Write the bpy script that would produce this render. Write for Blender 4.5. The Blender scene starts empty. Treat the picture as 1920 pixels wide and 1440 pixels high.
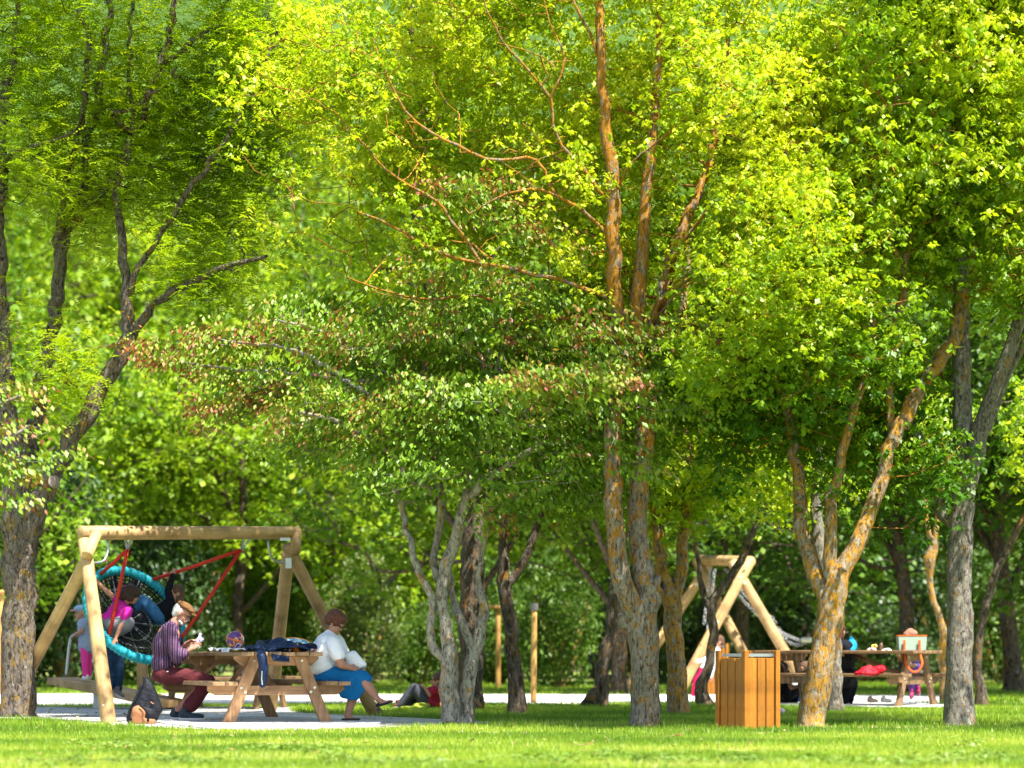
import bpy, bmesh, math, random
import numpy as np
from mathutils import Vector, Matrix, Quaternion, noise as mnoise
random.seed(7); RNG = np.random.default_rng(7)
scene = bpy.context.scene
COL = scene.collection
# ---------------------------------------------------------------- camera, light, exposure
EYE = 0.80; FPX = 4800.0; HOR = 1215.0
cam_d = bpy.data.cameras.new('camera'); cam = bpy.data.objects.new('camera', cam_d); COL.objects.link(cam)
cam.location = (0, 0, EYE); cam.rotation_euler = (math.radians(90), 0, 0)
cam_d.sensor_width = 36; cam_d.lens = 36 * FPX / 1920; cam_d.shift_y = (HOR - 720) / 1920
cam_d.clip_end = 1500; cam_d.clip_start = 0.5
cam_d.dof.use_dof = True; cam_d.dof.focus_distance = 27.0; cam_d.dof.aperture_fstop = 1.5
scene.camera = cam
SUN = Vector((0.40, -0.50, 1.15)).normalized()
world = bpy.data.worlds.new('World'); scene.world = world; world.use_nodes = True
wt = world.node_tree; wt.nodes.clear()
sky = wt.nodes.new('ShaderNodeTexSky'); sky.sky_type = 'NISHITA'; sky.sun_disc = False
sky.sun_elevation = math.asin(SUN.z); sky.sun_rotation = math.atan2(SUN.x, SUN.y)
bg = wt.nodes.new('ShaderNodeBackground'); bg.inputs[1].default_value = 0.105
wo = wt.nodes.new('ShaderNodeOutputWorld')
wt.links.new(sky.outputs[0], bg.inputs[0]); wt.links.new(bg.outputs[0], wo.inputs[0])
sun_d = bpy.data.lights.new('sun', 'SUN'); sun_d.energy = 5.0; sun_d.angle = math.radians(0.6); sun_d.color = (1, 0.95, 0.86)
sun = bpy.data.objects.new('sun', sun_d); COL.objects.link(sun)
sun.rotation_euler = SUN.to_track_quat('Z', 'Y').to_euler(); sun.location = (10, -10, 30)
vs = scene.view_settings; vs.view_transform = 'Standard'; vs.look = 'None'; vs.gamma = 1; vs.use_curve_mapping = False
vs.exposure = 1.7
try:
    scene.cycles.max_bounces = 8; scene.cycles.transmission_bounces = 6; scene.cycles.diffuse_bounces = 4
    scene.cycles.transparent_max_bounces = 6
except Exception: pass

def P(px, py, Y):            # a point seen at a pixel of the 1920x1440 picture, Y metres away
    return Vector(((px - 960) / FPX * Y, Y, EYE + (HOR - py) / FPX * Y))
def G(px, py):               # a point on the ground
    Y = EYE * FPX / (py - HOR); return Vector(((px - 960) / FPX * Y, Y, 0))
def gy(py): return EYE * FPX / (py - HOR)

# ---------------------------------------------------------------- materials
def newmat(name):
    m = bpy.data.materials.new(name); m.use_nodes = True; nt = m.node_tree; nt.nodes.clear()
    out = nt.nodes.new('ShaderNodeOutputMaterial'); return m, nt, out
def ramp(nt, stops, interp='LINEAR'):
    r = nt.nodes.new('ShaderNodeValToRGB'); cr = r.color_ramp; cr.interpolation = interp
    while len(cr.elements) < len(stops): cr.elements.new(0.5)
    for e, (p, c) in zip(cr.elements, stops):
        e.position = p; e.color = (*c, 1) if len(c) == 3 else c
    return r
def principled(nt, out, rough=0.8, spec=0.3):
    b = nt.nodes.new('ShaderNodeBsdfPrincipled'); b.inputs['Roughness'].default_value = rough
    b.inputs['Specular IOR Level'].default_value = spec
    nt.links.new(b.outputs[0], out.inputs[0]); return b
def coords(nt, scale=(1, 1, 1), kind='Object'):
    t = nt.nodes.new('ShaderNodeTexCoord'); mp = nt.nodes.new('ShaderNodeMapping'); mp.inputs['Scale'].default_value = scale
    nt.links.new(t.outputs[kind], mp.inputs[0]); return mp
def noise(nt, vec, scale, detail=4, rough=0.6):
    n = nt.nodes.new('ShaderNodeTexNoise'); n.inputs['Scale'].default_value = scale; n.inputs['Detail'].default_value = detail
    n.inputs['Roughness'].default_value = rough; nt.links.new(vec.outputs[0], n.inputs['Vector']); return n
def bump(nt, h, b, strength=0.5, dist=0.02):
    bp = nt.nodes.new('ShaderNodeBump'); bp.inputs['Strength'].default_value = strength; bp.inputs['Distance'].default_value = dist
    nt.links.new(h, bp.inputs['Height']); nt.links.new(bp.outputs[0], b.inputs['Normal']); return bp
def mix(nt, f, a, b, blend='MIX'):
    m = nt.nodes.new('ShaderNodeMix'); m.data_type = 'RGBA'; m.blend_type = blend
    for s, v in ((0, f), (6, a), (7, b)):
        if hasattr(v, 'links'): nt.links.new(v, m.inputs[s])
        elif s == 0: m.inputs[0].default_value = v
        else: m.inputs[s].default_value = (*v, 1)
    return m.outputs[2]

def plain(name, col, rough=0.7, var=0.25, scale=6, metal=0, bumpd=0.0, spec=0.3):
    m, nt, out = newmat(name); b = principled(nt, out, rough, spec); b.inputs['Metallic'].default_value = metal
    mp = coords(nt); n = noise(nt, mp, scale, 5)
    r = ramp(nt, [(0.3, [c * (1 - var) for c in col]), (0.7, [min(1, c * (1 + var)) for c in col])])
    nt.links.new(n.outputs[0], r.inputs[0]); nt.links.new(r.outputs[0], b.inputs['Base Color'])
    if bumpd:
        n2 = noise(nt, mp, scale * 6, 6); bump(nt, n2.outputs[0], b, 0.7, bumpd)
    return m
def cloth(name, col, var=0.15, wr=14, d=0.012, rough=0.9):
    m, nt, out = newmat(name); b = principled(nt, out, rough, 0.15)
    mp = coords(nt); n = noise(nt, mp, wr, 3, 0.5); fine = noise(nt, mp, 160, 2)
    r = ramp(nt, [(0.3, [c * (1 - var) for c in col]), (0.7, [min(1, c * (1 + var)) for c in col])])
    nt.links.new(fine.outputs[0], r.inputs[0]); nt.links.new(r.outputs[0], b.inputs['Base Color'])
    bump(nt, n.outputs[0], b, 0.9, d); return m
def wood(name, c1, c2, axis='z', rough=0.65, knots=True, gscale=1.0):
    sc = {'x': (1.2, 22, 22), 'y': (22, 1.2, 22), 'z': (22, 22, 1.2)}[axis]
    m, nt, out = newmat(name); b = principled(nt, out, rough, 0.3)
    mp = coords(nt, [s * gscale for s in sc]); n = noise(nt, mp, 1.0, 6, 0.65); n.inputs['Distortion'].default_value = 0.6
    oi = nt.nodes.new('ShaderNodeObjectInfo')
    r = ramp(nt, [(0.30, c2), (0.47, [(a + q) / 2 for a, q in zip(c1, c2)]), (0.62, c1)])
    nt.links.new(n.outputs[0], r.inputs[0])
    hs = nt.nodes.new('ShaderNodeHueSaturation'); nt.links.new(r.outputs[0], hs.inputs['Color'])
    mr = nt.nodes.new('ShaderNodeMapRange'); mr.inputs[3].default_value = 0.82; mr.inputs[4].default_value = 1.18
    nt.links.new(oi.outputs['Random'], mr.inputs[0]); nt.links.new(mr.outputs[0], hs.inputs['Value'])
    mp2 = coords(nt, (1, 1, 1)); st = noise(nt, mp2, 3.5, 5)
    r2 = ramp(nt, [(0.34, (0.58, 0.55, 0.52)), (0.48, (0.85, 0.83, 0.80)), (0.62, (1.05, 1.04, 1.02))]); nt.links.new(st.outputs[0], r2.inputs[0])
    o = mix(nt, 1.0, hs.outputs[0], r2.outputs[0], 'MULTIPLY')
    if knots:
        v = nt.nodes.new('ShaderNodeTexVoronoi'); v.inputs['Scale'].default_value = 3.1
        mp3 = coords(nt, [1.0 if s > 5 else 0.9 for s in sc]); nt.links.new(mp3.outputs[0], v.inputs['Vector'])
        r3 = ramp(nt, [(0.03, (0.35, 0.24, 0.16)), (0.085, (1, 1, 1))]); nt.links.new(v.outputs['Distance'], r3.inputs[0])
        o = mix(nt, 1.0, o, r3.outputs[0], 'MULTIPLY')
    nt.links.new(o, b.inputs['Base Color']); bump(nt, n.outputs[0], b, 0.4, 0.004); return m
def bark(name, c1, c2, lichen, amount=0.5, pale=0.35, vs_=6.0, depth=0.03, zk=0.0):
    m, nt, out = newmat(name); b = principled(nt, out, 0.95, 0.1)
    mp = coords(nt, (1, 1, 0.34)); n = noise(nt, mp, vs_ * 5, 6, 0.7); n.inputs['Distortion'].default_value = 0.8
    r = ramp(nt, [(0.35, c2), (0.6, c1)]); nt.links.new(n.outputs[0], r.inputs[0])
    mp2 = coords(nt, (1, 1, 0.7))
    l = noise(nt, mp2, 10.0, 8, 0.75); lr = ramp(nt, [(0.62 - amount * 0.22, (0, 0, 0)), (0.68 - amount * 0.18, (1, 1, 1))])
    if zk:                                            # more lichen higher up, where the bark dries out
        sp = nt.nodes.new('ShaderNodeSeparateXYZ'); tc0 = nt.nodes.new('ShaderNodeTexCoord'); nt.links.new(tc0.outputs['Object'], sp.inputs[0])
        ma = nt.nodes.new('ShaderNodeMapRange'); ma.inputs[1].default_value = 0; ma.inputs[2].default_value = 4; ma.inputs[3].default_value = -zk; ma.inputs[4].default_value = zk * .6
        nt.links.new(sp.outputs[2], ma.inputs[0]); ad = nt.nodes.new('ShaderNodeMath'); ad.operation = 'ADD'; nt.links.new(l.outputs[0], ad.inputs[0]); nt.links.new(ma.outputs[0], ad.inputs[1]); nt.links.new(ad.outputs[0], lr.inputs[0])
    else: nt.links.new(l.outputs[0], lr.inputs[0])
    o = mix(nt, lr.outputs[0], r.outputs[0], lichen)
    l2 = noise(nt, mp2, 17.0, 8, 0.8); l2.inputs['Distortion'].default_value = 0.4
    lr2 = ramp(nt, [(0.60 - pale * 0.15, (0, 0, 0)), (0.64 - pale * 0.13, (1, 1, 1))]); nt.links.new(l2.outputs[0], lr2.inputs[0])
    o = mix(nt, lr2.outputs[0], o, (0.30, 0.28, 0.23))
    crev = ramp(nt, [(0.36, (0.35, 0.32, 0.3)), (0.5, (1, 1, 1))]); nt.links.new(n.outputs[0], crev.inputs[0])
    o = mix(nt, 1.0, o, crev.outputs[0], 'MULTIPLY')
    nt.links.new(o, b.inputs['Base Color'])
    bump(nt, n.outputs[0], b, 1.0, depth); return m
def leafmat(name, stops, trans=0.45, gloss=0.06, tsat=1.0, rough=0.45, tcol=None):
    m, nt, out = newmat(name)
    at = nt.nodes.new('ShaderNodeAttribute'); at.attribute_name = 'tint'
    r = ramp(nt, stops); nt.links.new(at.outputs['Fac'], r.inputs[0])
    d = nt.nodes.new('ShaderNodeBsdfDiffuse'); t = nt.nodes.new('ShaderNodeBsdfTranslucent')
    g = nt.nodes.new('ShaderNodeBsdfGlossy'); g.inputs['Roughness'].default_value = rough; g.inputs[0].default_value = (1, 1, 1, 1)
    nt.links.new(r.outputs[0], d.inputs[0])
    tc = mix(nt, 1.0, r.outputs[0], tcol or (1.16, 1.15, 0.5), 'MULTIPLY'); nt.links.new(tc, t.inputs[0])
    a = nt.nodes.new('ShaderNodeMixShader'); a.inputs[0].default_value = trans
    nt.links.new(d.outputs[0], a.inputs[1]); nt.links.new(t.outputs[0], a.inputs[2])
    c = nt.nodes.new('ShaderNodeMixShader'); c.inputs[0].default_value = gloss
    nt.links.new(a.outputs[0], c.inputs[1]); nt.links.new(g.outputs[0], c.inputs[2])
    nt.links.new(c.outputs[0], out.inputs[0]); return m

# ---------------------------------------------------------------- objects
ORG = {}
def tag(o, label=None, cat=None, group=None, kind=None):
    if label: o['label'] = label
    if cat: o['category'] = cat
    if group: o['group'] = group
    if kind: o['kind'] = kind
    return o
def thing(name, label, cat, loc=(0, 0, 0), rotz=0, group=None):
    o = bpy.data.objects.new(name, None); COL.objects.link(o); o.location = loc; o.rotation_euler = (0, 0, rotz)
    o.empty_display_size = 0.1; ORG[o.name] = Vector(loc); tag(o, label, cat, group); return o
def link_mesh(name, me, mat, parent=None, loc=None, rot=None):
    o = bpy.data.objects.new(name, me); COL.objects.link(o)
    if mat is not None and len(me.materials) == 0: me.materials.append(mat)
    if parent is not None: o.parent = parent; ORG[o.name] = ORG.get(parent.name, Vector((0, 0, 0)))
    if loc is not None: o.location = loc
    if rot is not None: o.rotation_euler = rot
    return o
def dup(root, loc, rotz=None, label=None, scale=None):
    r = root.copy(); COL.objects.link(r); r.location = loc
    if rotz is not None: r.rotation_euler = (0, 0, rotz)
    if label: r['label'] = label
    if scale: r.scale = scale
    for ch in list(root.children):
        c = ch.copy(); COL.objects.link(c); c.parent = r
        for g in list(ch.children):
            d = g.copy(); COL.objects.link(d); d.parent = c
    return r

class MB:
    def __init__(s): s.v = []; s.f = []
    def add(s, V, F):
        k = len(s.v); s.v += [tuple(p) for p in V]; s.f += [tuple(i + k for i in f) for f in F]; return s
    def box(s, c, size, R=None, bev=0.0):
        hx, hy, hz = [q / 2 for q in size]; c = Vector(c)
        if bev <= 0:
            V = [Vector((x * hx, y * hy, z * hz)) for x in (-1, 1) for y in (-1, 1) for z in (-1, 1)]
            F = [(0, 1, 3, 2), (4, 6, 7, 5), (0, 4, 5, 1), (2, 3, 7, 6), (0, 2, 6, 4), (1, 5, 7, 3)]
        else:
            bm = bmesh.new(); bmesh.ops.create_cube(bm, size=1.0)
            for v in bm.verts: v.co = Vector((v.co.x * size[0], v.co.y * size[1], v.co.z * size[2]))
            bmesh.ops.bevel(bm, geom=bm.edges[:], offset=bev, segments=1, affect='EDGES')
            bm.verts.index_update(); V = [v.co.copy() for v in bm.verts]; F = [[v.index for v in f.verts] for f in bm.faces]; bm.free()
        if R is not None: V = [R @ v for v in V]
        return s.add([v + c for v in V], F)
    def tube(s, pts, rad, n=10, caps=True, squash=None):
        pts = [Vector(p) for p in pts]
        if not hasattr(rad, '__len__'): rad = [rad] * len(pts)
        V = []; F = []; up = None
        for i, p in enumerate(pts):
            t = (pts[min(i + 1, len(pts) - 1)] - pts[max(i - 1, 0)]).normalized()
            if up is None: up = Vector((0, 0, 1)) if abs(t.z) < 0.9 else Vector((1, 0, 0))
            a = up - t * up.dot(t)
            if a.length < 1e-4: a = t.orthogonal()
            a.normalize(); up = a; b = t.cross(a)
            for k in range(n):
                th = 2 * math.pi * k / n
                V.append(p + (a * math.cos(th) + b * math.sin(th) * (squash or 1)) * rad[i])
            if i:
                o = (i - 1) * n
                for k in range(n): F.append((o + k, o + (k + 1) % n, o + n + (k + 1) % n, o + n + k))
        if caps: F.append(tuple(range(n))[::-1]); F.append(tuple((len(pts) - 1) * n + k for k in range(n)))
        return s.add(V, F)
    def sphere(s, c, r, nu=12, nv=8):
        if not hasattr(r, '__len__'): r = (r, r, r)
        V = []; F = []; c = Vector(c)
        for j in range(1, nv):
            ph = math.pi * j / nv
            for i in range(nu):
                th = 2 * math.pi * i / nu
                V.append(c + Vector((r[0] * math.sin(ph) * math.cos(th), r[1] * math.sin(ph) * math.sin(th), r[2] * math.cos(ph))))
        V.append(c + Vector((0, 0, r[2]))); V.append(c - Vector((0, 0, r[2]))); T = len(V) - 2; B = T + 1
        for j in range(nv - 2):
            for i in range(nu):
                F.append((j * nu + i, (j + 1) * nu + i, (j + 1) * nu + (i + 1) % nu, j * nu + (i + 1) % nu))
        for i in range(nu):
            F.append((T, i, (i + 1) % nu)); q = (nv - 2) * nu; F.append((B, q + (i + 1) % nu, q + i))
        return s.add(V, F)
    def mesh(s, name, off=Vector((0, 0, 0)), smooth=False):
        me = bpy.data.meshes.new(name); me.from_pydata([tuple(Vector(p) - off) for p in s.v], [], s.f)
        if smooth: me.shade_smooth()
        me.update(); return me
    def build(s, name, mat, parent=None, smooth=False, local=False):
        off = Vector((0, 0, 0)) if (parent is None or local) else ORG.get(parent.name, Vector((0, 0, 0)))
        return link_mesh(name, s.mesh(name, off, smooth), mat, parent)
def np_mesh(name, V, F, tint=None, smooth=False):       # V (n,3), F (m,k)
    me = bpy.data.meshes.new(name); m, k = F.shape
    me.vertices.add(len(V)); me.vertices.foreach_set('co', np.ascontiguousarray(V, dtype=np.float32).ravel())
    me.loops.add(m * k); me.loops.foreach_set('vertex_index', np.ascontiguousarray(F, dtype=np.int32).ravel())
    me.polygons.add(m); me.polygons.foreach_set('loop_start', np.arange(m, dtype=np.int32) * k)
    me.update(calc_edges=True)
    if tint is not None:
        a = me.attributes.new('tint', 'FLOAT', 'FACE'); a.data.foreach_set('value', np.ascontiguousarray(tint, dtype=np.float32))
    me.polygons.foreach_set('use_smooth', np.full(m, smooth)); me.update(); return me
# ---------------------------------------------------------------- leaves
def unit(a): return a / np.maximum(np.linalg.norm(a, axis=1, keepdims=True), 1e-9)
def leaf_geo(C, D, N, L, W, fold=0.25):
    """folded pointed leaves: base, left, tip, right"""
    D = unit(D); N = unit(N - D * (N * D).sum(1, keepdims=True)); S = np.cross(D, N)
    L = L[:, None]; W = W[:, None]; mid = C + D * L * 0.42
    V = np.stack([C, mid + S * W * 0.5 - N * W * fold * 0.5, C + D * L - N * L * 0.12, mid - S * W * 0.5 - N * W * fold * 0.5], 1).reshape(-1, 3)
    k = np.arange(len(C))[:, None] * 4
    F = np.stack([k + [0, 1, 2], k + [0, 2, 3]], 1).reshape(-1, 3)
    return V, F
def rnd(n, k=3): return RNG.normal(size=(n, k))
def clump_noise(C, s, seed=0.0):
    p = C * s + seed
    return 0.5 + 0.25 * (np.sin(p[:, 0] * 1.7 + np.sin(p[:, 1] * 1.3 + 1) * 2) + np.sin(p[:, 2] * 2.1 + np.sin(p[:, 0] * 1.1) * 2 + p[:, 1]))
def umbrella_leaves(T, per, m, spread, L, droop=0.9, flat=0.8, tintbase=0.0, zt=None):
    """little drooping umbrellas of leaves round every twig end"""
    n = len(T); C = np.repeat(T, per, 0) + rnd(n * per) * np.array([spread, spread, spread * flat])
    ct = clump_noise(C, 1.6) * 0.45 + RNG.random(len(C)) * 0.35
    if zt: ct = ct + np.clip((C[:, 2] - zt) * 0.16, -0.5, 0.12)          # lower leaves tinted greener and darker, painting in shade under the crown
    cl = RNG.uniform(0.65, 1.3, len(C))
    C2 = np.repeat(C, m, 0); ct = np.repeat(ct, m) + RNG.random(len(C2)) * 0.2 + tintbase
    th = RNG.random(len(C2)) * 2 * math.pi
    H = np.stack([np.cos(th), np.sin(th), np.zeros_like(th)], 1)
    D = H * RNG.uniform(0.5, 1.1, (len(C2), 1)) + np.array([0, 0, -1.0]) * RNG.uniform(0.1, 1.0, (len(C2), 1)) * droop + rnd(len(C2)) * 0.15
    Ln = L * RNG.uniform(0.6, 1.2, len(C2)) * np.repeat(cl, m); C2 = C2 + H * L * 0.25 + rnd(len(C2)) * L * 0.25
    N = np.array([0, 0, 1.0]) + H * 0.6 + rnd(len(C2)) * 0.3
    V, F = leaf_geo(C2, D, N, Ln, Ln * RNG.uniform(0.5, 0.75, len(C2)))
    return V, F, np.repeat(ct, 2)
def frond_leaves(T, per, spread, L=0.2, pairs=8, lw=0.034):
    """feathery pinnate fronds"""
    n = len(T); C = np.repeat(T, per, 0) + rnd(n * per) * spread; n = len(C)
    th = RNG.random(n) * 2 * math.pi
    H = np.stack([np.cos(th), np.sin(th), np.zeros(n)], 1); D = unit(H + np.array([0, 0, 1.0]) * RNG.uniform(-0.55, 0.35, (n, 1)))
    S = unit(np.cross(D, np.array([0, 0, 1.0])) + rnd(n) * 0.15); U = np.cross(S, D)
    Ls = L * RNG.uniform(0.6, 1.15, n); tb = clump_noise(C, 1.4, 3) * 0.5 + RNG.random(n) * 0.4
    Vs = []; Fs = []; Ts = []; off = 0
    for k in range(pairs):
        u = (k + 0.6) / pairs; base = C + D * (Ls * u)[:, None] - U * (Ls * 0.28 * u * u)[:, None]
        for sg in (-1, 1):
            ax = unit(S * sg + D * 0.35 - U * 0.25 + rnd(n) * 0.12); ll = lw * 1.35 * (1.15 - 0.5 * u); w = D * (lw * 0.36)
            V = np.stack([base, base + ax * ll * 0.5 + w, base + ax * ll, base + ax * ll * 0.45 - w], 1)
            Vs.append(V.reshape(-1, 3)); q = np.arange(n)[:, None] * 4 + off; off += n * 4
            Fs.append(q + [0, 1, 2, 3]); Ts.append(tb + RNG.random(n) * 0.1)
    return np.concatenate(Vs), np.concatenate(Fs), np.concatenate(Ts)
def shoot_leaves(T, Dir, L=0.075, slen=0.5, nl=11, red=None):
    """horizontal shoots with leaves hanging from both sides, the tips bronze"""
    n = len(T); D = unit(Dir); S = unit(np.cross(D, np.array([0, 0, 1.0]))); sl = slen * RNG.uniform(0.6, 1.3, n)
    red = RNG.random(n) ** 2.2 if red is None else red
    Vs = []; Fs = []; Ts = []; off = 0
    for k in range(nl):
        u = k / (nl - 1.0); sg = np.where((k + RNG.integers(0, 2, n)) % 2, 1, -1)[:, None]
        base = T + D * (sl * (u - 0.5))[:, None] + np.array([0, 0, 0.05]) * np.sin(u * 3.1) + rnd(n) * 0.018
        ax = S * sg * RNG.uniform(0.25, 0.9, (n, 1)) + D * RNG.uniform(0.1, 0.7, (n, 1)) + np.array([0, 0, -1.0]) * RNG.uniform(0.3, 1.1, (n, 1)) + rnd(n) * 0.15
        N = np.array([0, 0, 1.0]) + S * sg * 0.9 + rnd(n) * 0.25
        Ln = L * RNG.uniform(0.7, 1.25, n) * (1.1 - 0.35 * u)
        V, F = leaf_geo(base, ax, N, Ln, Ln * 0.52, 0.3); Vs.append(V); Fs.append(F + off); off += len(V)
        Ts.append(np.repeat(np.clip(RNG.random(n) * 0.35 + red * (0.15 + 0.6 * u), 0, 1), 2))
    return np.concatenate(Vs), np.concatenate(Fs), np.concatenate(Ts)

# ---------------------------------------------------------------- wood skeletons
def catmull(pts, step=0.12):
    out = []; n = len(pts)
    for i in range(n - 1):
        p0 = pts[max(i - 1, 0)]; p1 = pts[i]; p2 = pts[i + 1]; p3 = pts[min(i + 2, n - 1)]
        m = max(2, int(np.linalg.norm(p2[:3] - p1[:3]) / step))
        for k in range(m):
            t = k / m
            out.append(0.5 * ((2 * p1) + (-p0 + p2) * t + (2 * p0 - 5 * p1 + 4 * p2 - p3) * t * t + (-p0 + 3 * p1 - 3 * p2 + p3) * t ** 3))
    out.append(pts[-1]); return out
class Skel:
    def __init__(s, Y): s.pos = []; s.par = []; s.rad = []; s.Y = Y
    def stem(s, pts, wig=0.012, attach=True):
        """pts: (px, py, depth offset in m, radius in px)"""
        A = []
        for p in pts:
            v = P(p[0], p[1], s.Y + p[2]); A.append(np.array([v.x, v.y, max(v.z, -0.15) if v.z < 0.3 else v.z, p[3] * (s.Y + p[2]) / FPX]))
        A = catmull(A); par = -1
        if s.pos and attach:
            d = np.linalg.norm(np.array(s.pos) - A[0][:3], axis=1); par = int(d.argmin()); A[0][:3] = s.pos[par]
        for i, a in enumerate(A):
            w = rnd(1)[0] * wig * (0 if i == 0 else 1) * min(1, a[3] / 0.03 + 0.3)
            s.pos.append(a[:3] + w); s.par.append(par); s.rad.append(a[3]); par = len(s.pos) - 1
        return s
    def grow(s, T, step=0.3, wig=0.03, minz=None, tip=0.004, maxr=0.05, hi=1.2, cap=0.8):
        s.nman = len(s.pos); n0 = len(s.pos)
        d0 = np.array([np.min(np.linalg.norm(np.array(s.pos)[:n0] - t, axis=1)) for t in T]); order = np.argsort(d0)
        buf = np.zeros((n0 + len(T) * 14, 3)); buf[:n0] = np.array(s.pos); n = n0; par = list(s.par)
        ends = []; dirs = []; zc = 0.0 if minz is None else minz
        for i in order:
            t = T[i]; q = buf[:n]; dv = q - t; d = np.sqrt((dv * dv).sum(1)) + np.maximum(0, dv[:, 2]) * hi + (q[:, 2] < zc) * 50
            j = int(d.argmin()); a = buf[j].copy(); L = float(np.linalg.norm(t - a)); m = int(min(12, max(1, math.ceil(L / step))))
            bow = RNG.normal(size=3) * L * 0.09 + np.array([0, 0, -0.06 * L]); p = j
            for k in range(1, m + 1):
                u = k / m; w = a + (t - a) * u + bow * 4 * u * (1 - u) + (RNG.normal(size=3) * wig if k < m else 0)
                buf[n] = w; par.append(p); p = n; n += 1
            ends.append(n - 1); dirs.append(t - a + 1e-4)
        s.pos = list(buf[:n]); s.par = par
        ch = np.zeros(n); rad = np.zeros(n); rad[:n0] = s.rad
        for i in range(n - 1, n0 - 1, -1):
            r = max(ch[i] ** (1 / 2.35), tip); r = min(r, maxr); rad[i] = r; ch[par[i]] += r ** 2.35 if par[i] >= n0 else 0
        for i in range(n0, n):
            rad[i] = min(rad[i], rad[par[i]] * (cap if par[i] < n0 else 1.0))
        s.rad = list(rad); s.ends = np.array([s.pos[e] for e in ends]); s.dirs = np.array(dirs); return s
    def chains(s, lo, hi):
        kids = {}
        for i in range(lo, hi): kids.setdefault(s.par[i], []).append(i)
        used = set(); res = []
        for i in range(lo, hi):
            if i in used: continue
            c = [s.par[i]] if s.par[i] >= 0 else []; j = i
            while True:
                c.append(j); used.add(j); ks = [k for k in kids.get(j, []) if k not in used]
                if not ks: break
                j = max(ks, key=lambda k: s.rad[k])
            res.append(c)
        return res
    def mesh(s, name, lo, hi, lump=0.0, off=None, nside=None):
        V = []; F = []; Q = np.array(s.pos); R = np.array(s.rad)
        if off is not None: Q = Q - np.array(off)
        base = 0
        for c in s.chains(lo, hi):
            if len(c) < 2: continue
            p = Q[c]; r = R[c].copy()
            if c[0] < lo or s.par[c[1]] == c[0] and len(c) > 2: r[0] = min(r[0], r[1] * 1.15)
            rm = r.max(); n = nside or (16 if rm > 0.09 else 10 if rm > 0.035 else 5 if rm > 0.012 else 3)
            t = np.gradient(p, axis=0); t = unit(t); up = np.array([0.31, 0.2, 0.93]) if abs(t[0][2]) < 0.8 else np.array([0.95, 0.3, 0.05])
            th = np.arange(n) / n * 2 * math.pi; cs = np.cos(th)[:, None]; sn = np.sin(th)[:, None]
            for i in range(len(c)):
                a = up - t[i] * up.dot(t[i]); a /= max(np.linalg.norm(a), 1e-6); up = a; b = np.cross(t[i], a); rr = r[i]
                if lump and n > 8:
                    wp = p[i]; lm = 1 + lump * (np.sin(th * 3 + wp[2] * 3.1) * 0.5 + np.sin(th * 5 - wp[2] * 5.3 + 1) * 0.35 + np.sin(th * 2 + wp[2] * 9) * 0.4)
                    rr = rr * lm[:, None]
                V.append(p[i] + (a * cs + b * sn) * rr)
            k = np.arange(n); k2 = (k + 1) % n; m = len(c)
            for i in range(m - 1):
                o = base + i * n; F.append(np.stack([o + k, o + k2, o + n + k2, o + n + k], 1))
            base += n * m
        if not V: return None
        return np_mesh(name, np.concatenate(V), np.concatenate(F), None, True)
GAPS = (((-3.3, 27.9, .9), .75), ((-2.5, 27.2, .7), .8), ((-1.8, 27.5, .9), .95), ((-4.1, 28.9, 1.2), .7), ((3.6, 44.5, 2.2), 1.4), ((4.6, 43.5, 1.2), 1.3), ((2.4, 44.2, 1.2), 1.1))  # holes cut in the crowns for the sunlight: start point and radius
def in_gap(c, k=1.0):
    """the openings between the crowns through which the sun reaches the picnic table and the far swing"""
    s = np.array(SUN); hit = np.zeros(len(c), bool)
    for p, r in GAPS:
        w = c - np.array(p); t = w @ s; hit |= (t > 1.2) & (np.linalg.norm(w - t[:, None] * s, axis=1) < k * r * (1 + .35 * np.sin(c[:, 0] * 9) * np.sin(c[:, 2] * 7)))
    return hit
def sun_gap(V, F, T):
    c = V[F[:, 0]]; k = ~(in_gap(c) & (clump_noise(c, 2.3, 7) < .9)); F = F[k]; T = T[k]; u, inv = np.unique(F, return_inverse=True); return V[u], inv.reshape(F.shape), T
def off_stems(sk, T, rmin=.05, d=.34, p=.12):
    """leave the big limbs bare of twigs in front, as a crown is airy along its limbs"""
    st_ = np.array(sk.pos)[np.array(sk.rad) > rmin]; dx = np.array([np.min(np.where((st_[:, 1] > t[1] - .2), np.hypot(st_[:, 0] - t[0], (st_[:, 2] - t[2])), 9)) for t in T]); return T[(dx > d) | (RNG.random(len(T)) < p)]
def in_ellipsoids(E, n, Y, shell=0.45, zmin=-1e9, clump=1, cs=0.28):
    """E rows: px, py, rx, ry, depth offset m, depth radius m, weight"""
    w = np.array([e[6] if len(e) > 6 else e[2] * e[3] for e in E], float); w /= w.sum(); out = []
    idx = RNG.choice(len(E), max(1, n // clump), p=w)
    for i in idx:
        e = E[i]; d = RNG.normal(size=3); d /= np.linalg.norm(d); r = RNG.random() ** shell
        y = Y + e[4] + d[1] * r * e[5]; v = P(e[0] + d[0] * r * e[2], e[1] + d[2] * r * e[3], y)
        for k in range(clump):
            j = RNG.normal(size=3) * cs * (k > 0); out.append((v.x + j[0], v.y + j[1], v.z + j[2] * .6))
    out = np.array(out); out = out[~in_gap(out, .9)]; return out[out[:, 2] > zmin]
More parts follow.
